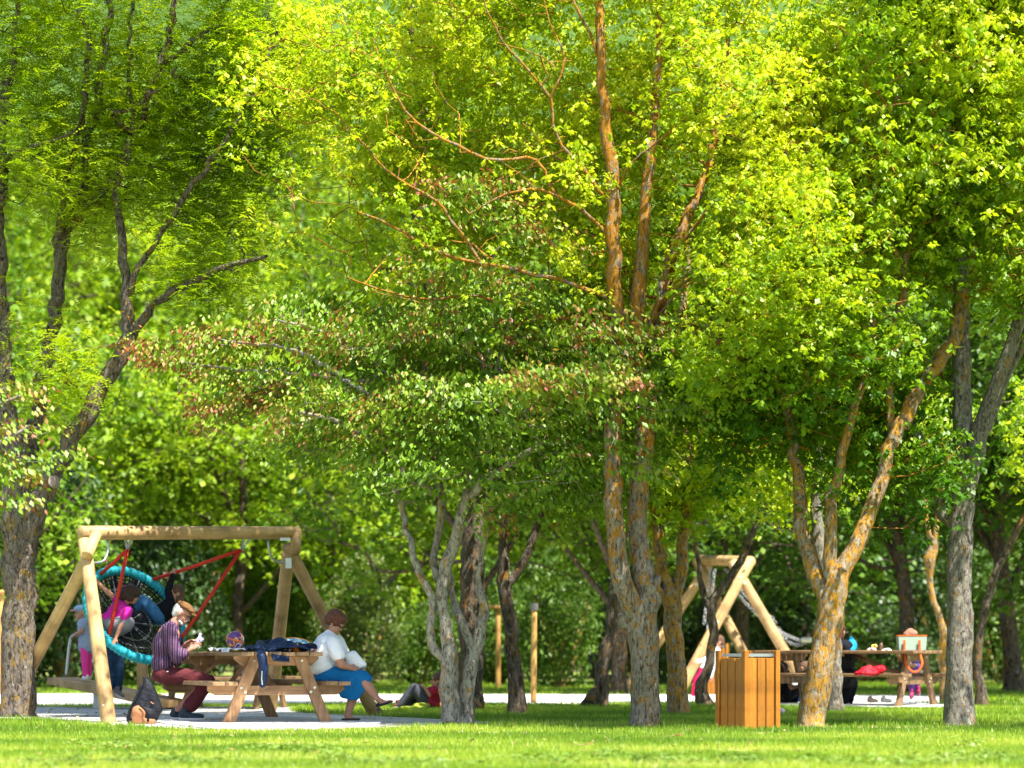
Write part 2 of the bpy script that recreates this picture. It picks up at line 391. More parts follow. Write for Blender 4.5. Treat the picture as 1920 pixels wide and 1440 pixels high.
def make_tree(name, label, cat, sk, barkm, leaf, leafm, base, group=None, tsurf=None, lump=0.07, crown='crown', twigm=None, gap=True):
    root = thing(name, label, cat, base, 0, group); off = Vector(base)
    me = sk.mesh('trunk', 0, sk.nman, lump, off)
    link_mesh('trunk', me, barkm, root)
    me = sk.mesh('branches', sk.nman, len(sk.pos), 0, off)
    if me: link_mesh('branches', me, twigm or barkm, root)['kind'] = 'stuff'
    if leaf is not None:
        for nm, (V, F, T), lm in (leaf if isinstance(leaf, list) else [(crown, leaf, leafm)]):
            if gap: V, F, T = sun_gap(V, F, T)
            o = link_mesh(nm, np_mesh(nm, V - np.array(off), F, np.clip(T, 0, 1)), lm, root); o['kind'] = 'stuff'
    return root
# ---------------------------------------------------------------- ground
def poly_sheet(name, pts, z, mat, thick=0.0):
    bm = bmesh.new(); vs_ = [bm.verts.new((p[0], p[1], z)) for p in pts]; f = bm.faces.new(vs_)
    if f.normal.z < 0: f.normal_flip()
    if thick:
        r = bmesh.ops.extrude_face_region(bm, geom=[f]); 
        for v in r['geom']:
            if isinstance(v, bmesh.types.BMVert): v.co.z -= thick
    bmesh.ops.triangulate(bm, faces=bm.faces[:]); bmesh.ops.recalc_face_normals(bm, faces=bm.faces[:])
    me = bpy.data.meshes.new(name); bm.to_mesh(me); bm.free(); o = link_mesh(name, me, mat); o['kind'] = 'structure'; return o
def jag(pts, amp=0.06, step=0.35, closed=True):
    out = []; n = len(pts)
    for i in range(n):
        a = Vector(pts[i]).to_2d(); b = Vector(pts[(i + 1) % n]).to_2d(); m = max(1, int((b - a).length / step))
        for k in range(m):
            q = a + (b - a) * k / m; out.append((q.x + random.gauss(0, amp), q.y + random.gauss(0, amp)))
    return out
m, nt, out = newmat('lawn_soil'); b = principled(nt, out, 1.0, 0.05); mp = coords(nt)
n1 = noise(nt, mp, 0.9, 6, 0.7); n2 = noise(nt, mp, 30, 4)
r1 = ramp(nt, [(0.40, (0.10, 0.17, 0.025)), (0.52, (0.20, 0.26, 0.05)), (0.60, (0.50, 0.43, 0.25))]); nt.links.new(n1.outputs[0], r1.inputs[0])
r2 = ramp(nt, [(0.3, (0.65, 0.65, 0.6)), (0.7, (1.1, 1.1, 1.05))]); nt.links.new(n2.outputs[0], r2.inputs[0])
nt.links.new(mix(nt, 1.0, r1.outputs[0], r2.outputs[0], 'MULTIPLY'), b.inputs['Base Color']); bump(nt, n2.outputs[0], b, 0.6, 0.02)
M_lawn = m
def gravelmat(name, c, sc=60):
    m, nt, out = newmat(name); b = principled(nt, out, 0.95, 0.1); mp = coords(nt)
    v = nt.nodes.new('ShaderNodeTexVoronoi'); v.inputs['Scale'].default_value = sc; nt.links.new(mp.outputs[0], v.inputs['Vector'])
    r = ramp(nt, [(0.0, [x * 0.62 for x in c]), (0.5, c), (1.0, [min(1, x * 1.25) for x in c])])
    hs = nt.nodes.new('ShaderNodeSeparateColor'); nt.links.new(v.outputs['Color'], hs.inputs[0]); nt.links.new(hs.outputs[0], r.inputs[0])
    n = noise(nt, mp, 0.8, 6, 0.7); r2 = ramp(nt, [(0.3, (0.72, 0.7, 0.66)), (0.65, (1, 1, 1))]); nt.links.new(n.outputs[0], r2.inputs[0])
    nt.links.new(mix(nt, 1.0, r.outputs[0], r2.outputs[0], 'MULTIPLY'), b.inputs['Base Color']); bump(nt, v.outputs['Distance'], b, 0.8, 0.012); return m
M_gravel = gravelmat('pale_gravel', (0.50, 0.48, 0.45)); M_path = gravelmat('pale_path', (0.60, 0.58, 0.54), 40)
M_slab = plain('concrete_slab', (0.60, 0.59, 0.56), 0.9, 0.1, 3, bumpd=0.004)
bm = bmesh.new(); bmesh.ops.create_grid(bm, x_segments=60, y_segments=60, size=200)
me = bpy.data.meshes.new('ground'); bm.to_mesh(me); bm.free()
o = link_mesh('ground', me, M_lawn); o['kind'] = 'structure'; o.location = (0, 120, 0)
PATH = [tuple(G(*p)[:2]) for p in [(1560, 1321), (1330, 1319), (1000, 1320), (700, 1321), (300, 1323), (-60, 1324), (-700, 1326)]] + \
       [tuple(G(*p)[:2]) for p in [(-700, 1302), (100, 1301), (800, 1302), (1100, 1302), (1500, 1303), (1770, 1304), (1800, 1309), (1775, 1317), (1690, 1319)]]
PLAY = [tuple(G(*p)[:2]) for p in [(-500, 1327), (-500, 1352), (60, 1349), (190, 1359), (300, 1366), (420, 1370), (560, 1371), (700, 1367), (820, 1362), (945, 1356),
                                   (860, 1352), (760, 1347), (660, 1342), (560, 1338), (545, 1330), (560, 1326), (300, 1326.5)]]
TSLAB = [tuple(G(*p)[:2]) for p in [(285, 1356), (410, 1371), (700, 1365), (716, 1357), (630, 1345), (400, 1343), (300, 1349)]]
RSLAB = [tuple(G(*p)[:2]) for p in [(1458, 1323), (1470, 1325.5), (1620, 1328.5), (1775, 1330), (1800, 1325), (1700, 1320.5), (1480, 1320)]]
PATH = jag(PATH); PLAY = jag(PLAY)
poly_sheet('footpath', PATH, 0.004, M_path); poly_sheet('gravel_play_area', PLAY, 0.008, M_gravel)
poly_sheet('concrete_slab', TSLAB, 0.022, M_slab, 0.12); poly_sheet('concrete_slab', RSLAB, 0.03, M_slab, 0.12)
def inpoly(x, y, poly):
    inside = np.zeros(len(x), bool); n = len(poly); j = n - 1
    for i in range(n):
        xi, yi = poly[i]; xj, yj = poly[j]
        c = ((yi > y) != (yj > y)) & (x < (xj - xi) * (y - yi) / ((yj - yi) or 1e-9) + xi); inside ^= c; j = i
    return inside
# grass blades: real blades out to the shrubs
def grass_field(y0, y1, n, h, w, margin=1.5):
    Y = np.sqrt(RNG.random(n) * (y1 * y1 - y0 * y0) + y0 * y0); X = (RNG.random(n) * 2 - 1) * (Y * 0.2 + margin)
    bad = inpoly(X, Y, PATH) | inpoly(X, Y, PLAY) | inpoly(X, Y, TSLAB) | inpoly(X, Y, RSLAB)
    p = np.stack([X, Y, np.zeros(n)], 1); dry = clump_noise(p * np.array([0.5, 1.6, 1]), 1.3, 5)
    bare = ((dry > 0.80) & (RNG.random(n) < 0.8)) | (clump_noise(p * np.array([2.2, 5., 1]), 1.1, 9) > .96); keep = ~bad & ~bare
    X = X[keep]; Y = Y[keep]; dry = dry[keep]; n = len(X)
    th = RNG.random(n) * 6.283; lean = RNG.random(n) * 0.7; hh = h * RNG.uniform(0.5, 1.3, n) * (0.75 + 0.5 * clump_noise(np.stack([X, Y, X], 1), 3.0))
    ww = w * RNG.uniform(0.7, 1.3, n); ph = RNG.random(n) * 6.283
    b = np.stack([X, Y, np.zeros(n)], 1); side = np.stack([np.cos(ph), np.sin(ph), np.zeros(n)], 1) * ww[:, None]
    ld = np.stack([np.cos(th), np.sin(th), np.zeros(n)], 1) * (hh * lean)[:, None]
    tip = b + ld + np.array([0, 0, 1.0]) * hh[:, None]
    V = np.stack([b - side, b + side, tip], 1).reshape(-1, 3); F = np.arange(n * 3).reshape(-1, 3)
    big = clump_noise(np.stack([X * .8, Y * 1.1, X * 0], 1), .7, 2); t = np.clip(0.02 + RNG.random(n) * 0.42 + (dry - 0.5) * 0.6 + (big - .5) * .5 + np.clip((23.5 - Y) * .06, 0, .16), 0, 1); return V, F, t  # blades nearer the camera tinted brighter to paint in the sunlit foreground
M_grass = leafmat('grass_blades', [(0.0, (0.12, 0.23, 0.015)), (0.4, (0.29, 0.42, 0.035)), (0.75, (0.48, 0.52, 0.09)), (1.0, (0.68, 0.58, 0.28))], 0.5, 0.02)
VF = [grass_field(15.5, 23.5, 210000, 0.042, 0.0042), grass_field(23.5, 36, 170000, 0.05, 0.006), grass_field(36, 60, 90000, 0.06, 0.012)]
V = np.concatenate([a[0] for a in VF]); F = []; off = 0
for a in VF: F.append(a[1] + off); off += len(a[0])
o = link_mesh('grass', np_mesh('grass', V, np.concatenate(F), np.concatenate([a[2] for a in VF])), M_grass)
tag(o, 'short mown grass with dry straw patches, sunlit in front and shaded under the trees', 'grass', kind='stuff')
# low broad-leaved weeds in the foreground lawn
T = []
for px, py, s, k in [(230, 1402, 90, 60), (620, 1428, 40, 40), (560, 1410, 120, 60), (300, 1432, 150, 110), (1010, 1432, 120, 60), (1250, 1432, 80, 50), (1390, 1432, 40, 60), (1560, 1434, 90, 50),
                     (1830, 1428, 110, 110), (1820, 1400, 30, 20), (1140, 1418, 40, 30), (740, 1434, 120, 90), (1700, 1436, 100, 60), (100, 1436, 100, 60)]:
    for i in range(k):
        g = G(px + random.gauss(0, s * 0.5), min(1450, max(1388, py + random.gauss(0, 4)))); T.append((g.x, g.y, 0.03 + random.random() * 0.02))
T = np.array(T); V, F, t = umbrella_leaves(T, 1, 7, 0.012, 0.045, 0.25, 0.3)
M_weed = leafmat('weed_leaves', [(0, (0.05, 0.10, 0.02)), (0.6, (0.17, 0.27, 0.04)), (1, (0.30, 0.34, 0.1))], 0.3, 0.02)
o = link_mesh('weeds', np_mesh('weeds', V, F, t), M_weed); tag(o, 'low broad-leaved weeds scattered in the sunlit foreground lawn', 'weeds', kind='stuff')
# dry leaf litter on the slab, gravel and lawn
n = 900; py = RNG.uniform(1326, 1420, n); px = RNG.uniform(20, 1900, n); pts = np.array([G(a_, b_) for a_, b_ in zip(px, py)]); pts[:, 2] = np.where(inpoly(pts[:, 0], pts[:, 1], TSLAB), .027, .03)
V, F = leaf_geo(pts, rnd(n) * [1, 1, .1], rnd(n) * .3 + [0, 0, 1.], RNG.uniform(.03, .07, n), RNG.uniform(.02, .04, n))
o = link_mesh('leaf_litter', np_mesh('leaf_litter', V, F, np.repeat(RNG.random(n), 2)), leafmat('dry_leaves', [(0, (.12, .07, .03)), (.6, (.28, .19, .08)), (1, (.35, .33, .12))], .1, .02)); tag(o, 'dry fallen leaves scattered over the gravel, slab and lawn', 'leaf litter', kind='stuff')
# wooded hillside far behind
m, nt, out = newmat('wooded_hillside'); b = principled(nt, out, 1, 0); mp = coords(nt); n1 = noise(nt, mp, 0.25, 8, 0.8)
r1 = ramp(nt, [(0.35, (0.02, 0.045, 0.012)), (0.6, (0.07, 0.12, 0.03)), (0.75, (0.14, 0.2, 0.06))]); nt.links.new(n1.outputs[0], r1.inputs[0]); nt.links.new(r1.outputs[0], b.inputs['Base Color'])
bm = bmesh.new(); bmesh.ops.create_grid(bm, x_segments=70, y_segments=24, size=1)
for v in bm.verts:
    v.co = Vector((v.co.x * 150, 150 + v.co.y * 40, 0)); u = (v.co.y - 110) / 80
    v.co.z = 62 * u ** 0.6 - 0.5 + (3.5 * mnoise.noise(v.co * 0.15) + 2 * mnoise.noise(v.co * 0.4)) * min(1, u * 4)
me = bpy.data.meshes.new('hillside'); bm.to_mesh(me); bm.free(); me.shade_smooth(); o = link_mesh('hillside', me, m); o['kind'] = 'structure'
# ---------------------------------------------------------------- trees of the grove
ORANGE = (0.36, 0.165, 0.02)
B_maple = bark('maple_bark', (0.26, 0.22, 0.17), (0.11, 0.085, 0.06), ORANGE, 0.72, 0.3, 7, zk=0.09)
B_twig = bark('maple_twig_bark', (0.20, 0.12, 0.045), (0.12, 0.07, 0.03), ORANGE, 0.9, 0.15, 7, 0.01)
B_locust = bark('locust_bark', (0.21, 0.17, 0.135), (0.06, 0.05, 0.042), (0.26, 0.16, 0.03), 0.42, 0.3, 6, 0.05)
B_iron = bark('ironwood_bark', (0.25, 0.22, 0.18), (0.11, 0.09, 0.07), (0.30, 0.17, 0.04), 0.40, 0.7, 7, 0.012)
B_dark = bark('dark_bark', (0.12, 0.095, 0.07), (0.05, 0.04, 0.032), (0.22, 0.11, 0.02), 0.35, 0.1, 5, 0.03)
B_orange = bark('orange_lichen_bark', (0.27, 0.19, 0.10), (0.13, 0.09, 0.05), (0.42, 0.21, 0.025), 0.75, 0.5, 7, 0.02)
B_grey = bark('grey_bark', (0.20, 0.18, 0.15), (0.11, 0.095, 0.08), (0.30, 0.16, 0.04), 0.30, 0.5, 8, 0.02)
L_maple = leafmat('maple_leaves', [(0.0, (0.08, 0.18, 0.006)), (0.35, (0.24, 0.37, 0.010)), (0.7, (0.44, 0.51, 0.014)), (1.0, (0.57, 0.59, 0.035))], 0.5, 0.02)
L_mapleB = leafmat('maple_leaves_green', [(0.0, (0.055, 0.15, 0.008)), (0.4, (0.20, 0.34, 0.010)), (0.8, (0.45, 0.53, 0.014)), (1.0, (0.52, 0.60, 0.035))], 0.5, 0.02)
L_locust = leafmat('locust_leaves', [(0.0, (0.12, 0.22, 0.006)), (0.5, (0.27, 0.39, 0.008)), (1.0, (0.47, 0.53, 0.014))], 0.5, 0.015)
L_iron = leafmat('ironwood_leaves', [(0.0, (0.06, 0.14, 0.008)), (0.3, (0.14, 0.26, 0.012)), (0.55, (0.23, 0.33, 0.025)), (0.78, (0.32, 0.19, 0.05)), (1.0, (0.24, 0.055, 0.03))], 0.35, 0.02, tcol=(1.1, 1.0, 0.6))

# central maple
Y = gy(1365); sk = Skel(Y)
sk.stem([(1210, 1372, 0, 34), (1210, 1355, 0, 29), (1211, 1300, 0, 27), (1206, 1230, 0, 27), (1200, 1180, 0, 31), (1205, 1140, 0, 27), (1216, 1105, 0, 24), (1205, 1060, 0, 20), (1196, 1000, 0.05, 19), (1197, 950, .1, 18), (1207, 860, .1, 17), (1212, 780, .1, 17), (1200, 700, .1, 16),
         (1190, 660, .1, 16), (1196, 560, .1, 14), (1205, 470, .1, 12), (1214, 350, .1, 10), (1228, 200, .2, 8), (1236, 50, .3, 6), (1240, -120, .3, 4)])
sk.stem([(1200, 1170, 0, 22), (1175, 1120, -.1, 20), (1160, 1060, -.15, 18), (1153, 980, -.15, 17), (1149, 830, -.1, 16), (1156, 740, 0, 15), (1172, 660, .05, 15), (1152, 570, .0, 14), (1147, 480, -.1, 14), (1149, 400, -.1, 13), (1146, 300, -.1, 12), (1138, 240, -.1, 11), (1129, 130, -.1, 9), (1125, 40, -.1, 8), (1118, -120, 0, 5)])
sk.stem([(1192, 690, .1, 13), (1215, 640, .2, 13), (1240, 560, .3, 12), (1262, 470, .5, 11), (1300, 385, .6, 9), (1340, 260, .8, 7), (1367, 50, 1, 4)])
sk.stem([(1222, 1106, 0, 18), (1238, 1100, -.04, 17), (1240, 1096, -.05, 13)])
sk.stem([(1182, 1185, 0, 14), (1170, 1165, -.06, 11), (1166, 1150, -.08, 8)])
for b_ in [[(1148, 370, -.1, 8), (1123, 362, -.3, 8), (1090, 310, -.6, 7), (1053, 273, -.8, 6), (1037, 233, -.9, 6), (1030, 183, -1, 5), (990, 133, -1.2, 5), (940, 73, -1.3, 4), (907, 0, -1.5, 3)],
           [(1148, 440, -.1, 8), (1100, 400, -.5, 7), (1070, 380, -.8, 7), (1017, 357, -1, 6), (950, 363, -1.2, 4), (880, 400, -1.3, 3)],
           [(1040, 370, -.9, 6), (1007, 300, -1.1, 6), (940, 300, -1.4, 6), (880, 287, -1.6, 6), (783, 230, -1.9, 5), (733, 160, -2, 4), (697, 67, -2.1, 3)],
           [(1148, 560, -.1, 10), (1080, 535, -.4, 8), (1020, 520, -.6, 8), (923, 498, -1, 7), (830, 475, -1.2, 6), (740, 425, -1.5, 5), (670, 395, -1.7, 3)],
           [(900, 492, -1, 6), (860, 433, -1.3, 6), (817, 377, -1.5, 5), (773, 350, -1.6, 5), (723, 317, -1.8, 4), (673, 260, -2, 3), (620, 200, -2.1, 2)],
           [(1150, 600, -.1, 9), (1090, 600, .5, 8), (1000, 590, 1, 7), (900, 555, 1.4, 6), (780, 560, 1.6, 4), (650, 520, 1.8, 3)],
           [(1128, 130, -.1, 7), (1105, 60, -.4, 6), (1073, 0, -.6, 5), (1050, -90, -.7, 3)],
           [(1030, 190, -1, 5), (1060, 110, -1.1, 4), (1030, 40, -1, 3), (1010, -60, -1, 2)],
           [(1147, 400, -.1, 6), (1165, 340, -.5, 5), (1190, 300, -.8, 4), (1280, 227, -1.2, 4), (1340, 157, -1.5, 3), (1370, 50, -1.6, 2)],
           [(1262, 480, .5, 7), (1320, 400, -.2, 6), (1363, 347, -.6, 5), (1400, 320, -.9, 4), (1480, 230, -1.2, 3), (1520, 120, -1.3, 2)],
           [(1240, 560, .3, 8), (1310, 510, -.3, 6), (1363, 477, -.6, 6), (1437, 423, -.9, 5), (1480, 367, -1.1, 4), (1513, 283, -1.3, 4), (1525, 200, -1.4, 2)],
           [(1230, 580, .3, 5), (1280, 520, -.6, 4), (1393, 487, -1.2, 4), (1513, 503, -1.4, 3), (1597, 530, -1.6, 2.5), (1660, 565, -1.7, 2)],
           [(1225, 600, .3, 4), (1300, 528, -1, 3.5), (1380, 560, -1.3, 3), (1467, 597, -1.5, 2.5), (1520, 640, -1.6, 2)],
           [(1225, 620, .3, 6), (1330, 560, 1.2, 5), (1420, 470, 1.6, 4), (1560, 420, 2, 3)]]:
    sk.stem([(x, y, dd * .3, r * .52) for x, y, dd, r in b_], 0.009)
E = [(1010, 230, 430, 260, 1.1, 2.5), (760, 260, 270, 230, .8, 2.2), (1330, 250, 260, 280, .2, 2.9), (620, 400, 130, 110, .8, 1.2), (900, 430, 340, 120, 1.8, 1.5), (600, 150, 110, 190, 1.4, 1.4), (1350, 430, 240, 120, -.6, 2.6), (1480, 430, 170, 150, -.5, 1.8), (1560, 540, 120, 80, -.6, 1.2),
     (1150, 520, 200, 100, .8, 1.5), (1100, -60, 420, 170, .9, 2.3), (1020, -380, 300, 220, 1.2, 2.0, 12000), (660, 60, 110, 160, -.5, 1.5), (1240, 950, 50, 50, -.2, .3, 900), (1440, 610, 90, 40, -1.2, .6), (1330, 660, 60, 60, -1.2, .5)]
T = in_ellipsoids(E, 2500, Y, 0.5, 1.5, 6, .26); T = off_stems(sk, T)
limb_ = np.array([p for p, r in zip(sk.pos, sk.rad) if .004 < r < .026 and p[2] > 4]); limb_ = limb_[RNG.choice(len(limb_), 300)]; T = np.concatenate([T, limb_ + rnd(300) * .16 + [0, -.12, .1]]); T = off_stems(sk, T, .045, .30, .08)
sk.grow(T, 0.28, 0.03, 2.6, 0.0045, 0.035, hi=0.8)
g0 = G(1210, 1365)
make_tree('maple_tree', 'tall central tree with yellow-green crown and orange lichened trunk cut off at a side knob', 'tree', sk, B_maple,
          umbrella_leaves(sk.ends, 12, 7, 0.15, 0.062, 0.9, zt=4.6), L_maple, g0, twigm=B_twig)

# bronze-tipped ironwood in front of it
Y = gy(1360); sk = Skel(Y)
S = [[(846, 1366, 0, 24), (845, 1345, 0, 19), (840, 1290, 0, 18), (845, 1240, 0, 17), (838, 1190, 0, 12), (830, 1120, 0, 11), (832, 1080, 0, 12), (846, 1035, 0, 12), (862, 980, -.1, 11), (880, 930, -.2, 10), (905, 900, -.3, 9), (940, 880, -.4, 7), (1020, 830, -.7, 5)],
     [(843, 1240, 0, 12), (815, 1220, 0, 9), (806, 1190, 0, 8), (812, 1140, 0, 8), (798, 1100, 0, 7), (782, 1060, 0, 7), (768, 1015, 0, 6), (758, 970, .1, 6), (745, 930, .1, 6), (735, 900, .2, 5), (700, 850, .3, 4)],
     [(828, 1100, 0, 8), (812, 1050, .15, 7), (824, 990, .2, 7), (826, 930, .2, 8), (820, 880, .2, 7), (812, 830, .2, 6), (800, 750, .2, 5), (790, 650, .2, 4)],
     [(822, 930, .2, 7), (795, 915, 0, 7), (760, 890, -.2, 6), (720, 840, -.4, 5), (650, 800, -.7, 4), (560, 770, -1, 3)],
     [(872, 1366, .1, 20), (872, 1340, .1, 16), (874, 1290, .1, 15), (882, 1250, .1, 14), (893, 1215, .1, 12), (903, 1170, .1, 11), (907, 1130, .1, 9), (898, 1110, .1, 8), (896, 1080, .1, 5), (906, 1030, .1, 5), (918, 985, .1, 5), (925, 940, .1, 4), (935, 880, 0, 4), (960, 800, 0, 4)],
     [(880, 1255, .1, 11), (880, 1210, .1, 9), (868, 1175, .1, 9), (855, 1140, .15, 8), (845, 1110, .2, 6), (842, 1070, .25, 5)],
     [(880, 930, -.2, 8), (884, 860, 0, 7), (880, 780, .1, 6), (900, 700, .1, 5), (930, 600, .2, 4)],
     [(862, 985, -.1, 7), (905, 930, .3, 6), (960, 880, .6, 5), (1080, 830, .8, 4), (1200, 780, .9, 3)],
     [(884, 880, 0, 6), (980, 780, -.4, 5), (1080, 700, -.7, 4), (1200, 650, -.8, 3)],
     [(826, 900, .2, 6), (760, 800, -.3, 5), (660, 720, -.7, 4), (560, 660, .6, 4), (430, 640, 1.3, 2.2), (350, 625, 1.5, 1.5)],
     [(800, 760, .2, 5), (700, 680, -.1, 4), (600, 620, -.2, 3), (520, 600, -.3, 2)],
     [(700, 720, 0, 4), (560, 700, .8, 3), (420, 690, 1.4, 2.2), (290, 672, 1.6, 1.4)],
     [(884, 860, 0, 5), (930, 700, -.3, 4), (960, 560, -.3, 3), (930, 520, -.3, 2)]]
for s_ in S: sk.stem(s_, 0.012)
def layers(specs, Y):
    T = []; Dr = []; R = []
    for x0, y0, x1, y1, d0, d1, n, th, red in specs:      # a layer of shoots along a px line, th thick
        for k in range(int(n * .86)):
            u = random.random(); px = x0 + (x1 - x0) * u; py = y0 + (y1 - y0) * u + random.gauss(0, th) + 10 * math.sin(px * 0.02)
            v = P(px, py, Y + random.uniform(d0, d1)); T.append(v)
            Dr.append(Vector((math.copysign(1, px - 870) * random.uniform(0.2, 1.2), random.uniform(-1, 0.5), random.uniform(-0.12, 0.2))))
            R.append(min(1, max(0, red + random.gauss(0, .22))))
    return np.array(T), np.array(Dr), np.array(R)
T, D, R = layers([(500, 600, 1150, 560, -.4, 1.6, 130, 14, .35), (780, 505, 980, 560, -1, .3, 60, 9, .6), (930, 545, 1180, 600, -1, 1, 80, 16, .3), (350, 625, 640, 650, 1.0, 2.0, 90, 10, .95), (250, 665, 420, 695, 1.2, 2.0, 46, 8, 1.0),
                  (560, 640, 1090, 625, -.9, .4, 200, 10, .65), (1050, 625, 1370, 640, -1.4, -.6, 90, 12, .75), (420, 720, 900, 690, .8, 2.2, 150, 16, .35), (360, 770, 560, 745, 1.2, 1.9, 60, 7, 1.1), (560, 745, 980, 735, -1.2, -.2, 150, 10, .5),
                  (940, 720, 1180, 715, -1.9, -1.2, 90, 9, .7), (1100, 690, 1400, 700, -1.3, .4, 100, 14, .4), (520, 800, 860, 795, -.9, .2, 120, 10, .45), (820, 770, 1340, 770, -1.6, 1.2, 170, 18, .2),
                  (640, 830, 1250, 830, -.9, 1.4, 190, 20, .12), (690, 880, 1240, 885, -1.3, 1.4, 170, 18, .1), (900, 925, 1200, 935, -.6, 1.3, 80, 14, .1), (600, 690, 1200, 760, -.8, 1.8, 190, 50, .05), (560, 600, 1100, 660, -.4, 1.6, 150, 30, .15),
                  (870, 940, 935, 985, -.3, .1, 8, 10, .9), (800, 360, 950, 365, -1.2, -.9, 20, 6, .9), (860, 400, 1060, 450, -1.2, -.8, 26, 8, .7), (520, 850, 720, 850, -1, .6, 40, 10, .3)], Y)
sk.grow(T, 0.22, 0.02, 2.0, 0.003, 0.02, hi=1.0)
V, F, t = shoot_leaves(np.repeat(sk.ends, 2, 0) + rnd(len(sk.ends) * 2) * 0.07, np.repeat(D[np.argsort(np.array([np.min(np.linalg.norm(np.array(sk.pos)[:sk.nman] - q, axis=1)) for q in T]))], 2, 0) + rnd(len(T) * 2) * 0.25,
                        0.080, 0.5, 12, np.clip(np.repeat(R[np.argsort(np.array([np.min(np.linalg.norm(np.array(sk.pos)[:sk.nman] - q, axis=1)) for q in T]))], 2) * 1.15 + .05, 0, 1.1))
make_tree('ironwood_tree', 'low spreading tree with bronze leaf tips on several slender pale twisting stems', 'tree', sk, B_iron, (V, F, t), L_iron, G(858, 1360), gap=False)

# bronze leaved branches reaching in at the left edge: the tree stands outside the frame
Y = 23.0; sk = Skel(Y)
sk.stem([(-260, 1420, 0, 16), (-250, 1250, 0, 13), (-230, 1100, 0, 12), (-200, 950, 0, 10), (-120, 880, 0, 7), (-20, 840, 0, 5), (60, 800, 0, 3)])
sk.stem([(-230, 1100, 0, 8), (-150, 1000, 0, 6), (-50, 960, 0, 4), (40, 945, 0, 3)]); sk.stem([(-120, 880, 0, 5), (-40, 780, 0, 4), (40, 740, 0, 3)])
T, D, R = layers([(-60, 735, 70, 735, -.3, .3, 16, 8, .9), (-60, 810, 95, 790, -.3, .3, 26, 12, .85), (-60, 880, 145, 850, -.3, .3, 30, 9, 1.1), (-60, 905, 60, 890, -.3, .3, 14, 8, .7), (-60, 950, 70, 940, -.3, .3, 16, 7, .45), (-200, 800, -60, 850, -.8, .8, 50, 60, .4)], Y)
sk.grow(T, 0.2, 0.02, 1.4, 0.003, 0.015)
make_tree('ironwood_tree', 'bronze leaved branches reaching in at the left edge before the furrowed trunk', 'tree', sk, B_iron,
          shoot_leaves(sk.ends, np.abs(D) * [1, 0.4, 0.1], 0.075, 0.4, 10, R * 0.9 + 0.1), L_iron, Vector(sk.pos[0]) * 1.0)

# left locust with two stems
Y = gy(1345); sk = Skel(Y)
for s_ in [[(32, 1352, 0, 42), (32, 1335, 0, 34), (33, 1200, 0, 31), (36, 1080, 0, 31), (35, 1010, 0, 33), (34, 970, 0, 31), (32, 900, 0, 25), (18, 800, .1, 18), (8, 690, .1, 16), (2, 560, .1, 14), (-4, 470, .1, 13), (2, 330, .1, 12), (8, 200, .1, 10), (18, 150, .1, 8), (28, 40, 0, 5), (20, -100, 0, 4)],
           [(42, 1040, 0, 24), (62, 980, -.1, 22), (85, 920, -.15, 20), (118, 860, -.2, 18), (150, 800, -.2, 17), (195, 720, -.2, 16), (235, 650, -.2, 15), (245, 610, -.2, 14), (236, 550, -.2, 10), (232, 490, -.2, 9), (225, 420, -.1, 8), (215, 380, 0, 6), (250, 250, 0, 5), (240, 120, 0, 4), (255, -80, 0, 3)],
           [(248, 625, -.2, 10), (275, 585, -.3, 9), (320, 548, -.4, 8), (380, 515, -.6, 7), (440, 495, -.8, 5), (500, 480, -.9, 3)],
           [(240, 560, -.2, 6), (262, 500, -.3, 6), (300, 440, -.4, 5), (350, 360, -.5, 6), (400, 295, -.7, 5), (470, 180, -.8, 4), (520, 60, -.9, 3)],
           [(36, 950, .2, 16), (70, 760, .5, 14), (95, 650, .6, 13), (108, 560, .6, 13), (112, 480, .6, 12), (135, 400, .6, 11), (160, 340, .6, 8), (160, 270, .6, 8), (180, 220, .6, 9), (190, 120, .6, 8), (205, 20, .6, 6), (200, -120, .6, 4)],
           [(128, 430, .6, 9), (165, 385, .5, 9), (205, 345, .4, 7), (250, 260, .3, 5), (290, 160, .2, 7), (320, 60, .1, 6), (335, -80, .1, 4)],
           [(104, 480, .6, 8), (112, 410, .4, 7), (130, 320, .3, 6), (150, 230, .2, 6), (170, 100, 0, 5), (150, 20, 0, 3)],
           [(300, 125, .1, 5), (360, 80, -.2, 5), (400, 50, -.3, 4), (430, 0, -.4, 3)],
           [(-4, 330, .1, 6), (30, 285, -.2, 5), (90, 265, -.4, 4), (140, 250, -.5, 3)],
           [(230, 250, 0, 5), (210, 215, -.2, 4), (270, 190, -.4, 4), (330, 130, -.5, 3)]]: sk.stem(s_, 0.02)
E = [(120, 100, 260, 160, .9, 2.2), (360, 180, 240, 170, .7, 2.0), (300, 320, 200, 110, .5, 1.6), (420, 420, 160, 110, .4, 1.4), (180, 380, 150, 90, .8, 1.5), (540, 180, 130, 190, .8, 1.6), (60, 290, 120, 90, 0, 1.6), (100, 680, 70, 60, -.5, .6, 3500), (140, 740, 40, 60, -.6, .3, 1600),
     (150, -150, 420, 150, 0, 2.6), (380, 530, 110, 45, -.4, .8), (-150, 250, 140, 260, 0, 2, 9000), (60, 560, 70, 30, .3, .6, 900), (470, 60, 120, 120, 0, 1.5)]
sk.grow(in_ellipsoids(E, 900, Y, 0.5, 1.5), 0.3, 0.035, 2.3, 0.0045, 0.03, hi=0.6)
rt = make_tree('locust_tree', 'furrowed dark tree with forked leaning trunk and feathery leaves at left edge', 'tree', sk, B_locust, frond_leaves(sk.ends, 25, 0.21, 0.22, 6, 0.038), L_locust, G(32, 1345), twigm=B_dark)
c = P(98, 902, Y - .48) ; mb = MB(); mb.tube([c + Vector((0, .16, 0)), c + Vector((0, 0, 0))], [.078, .062], 14, squash=.75); mb.build('pruning_scar', plain('cut_wood', (.25, .19, .17), .9), rt)

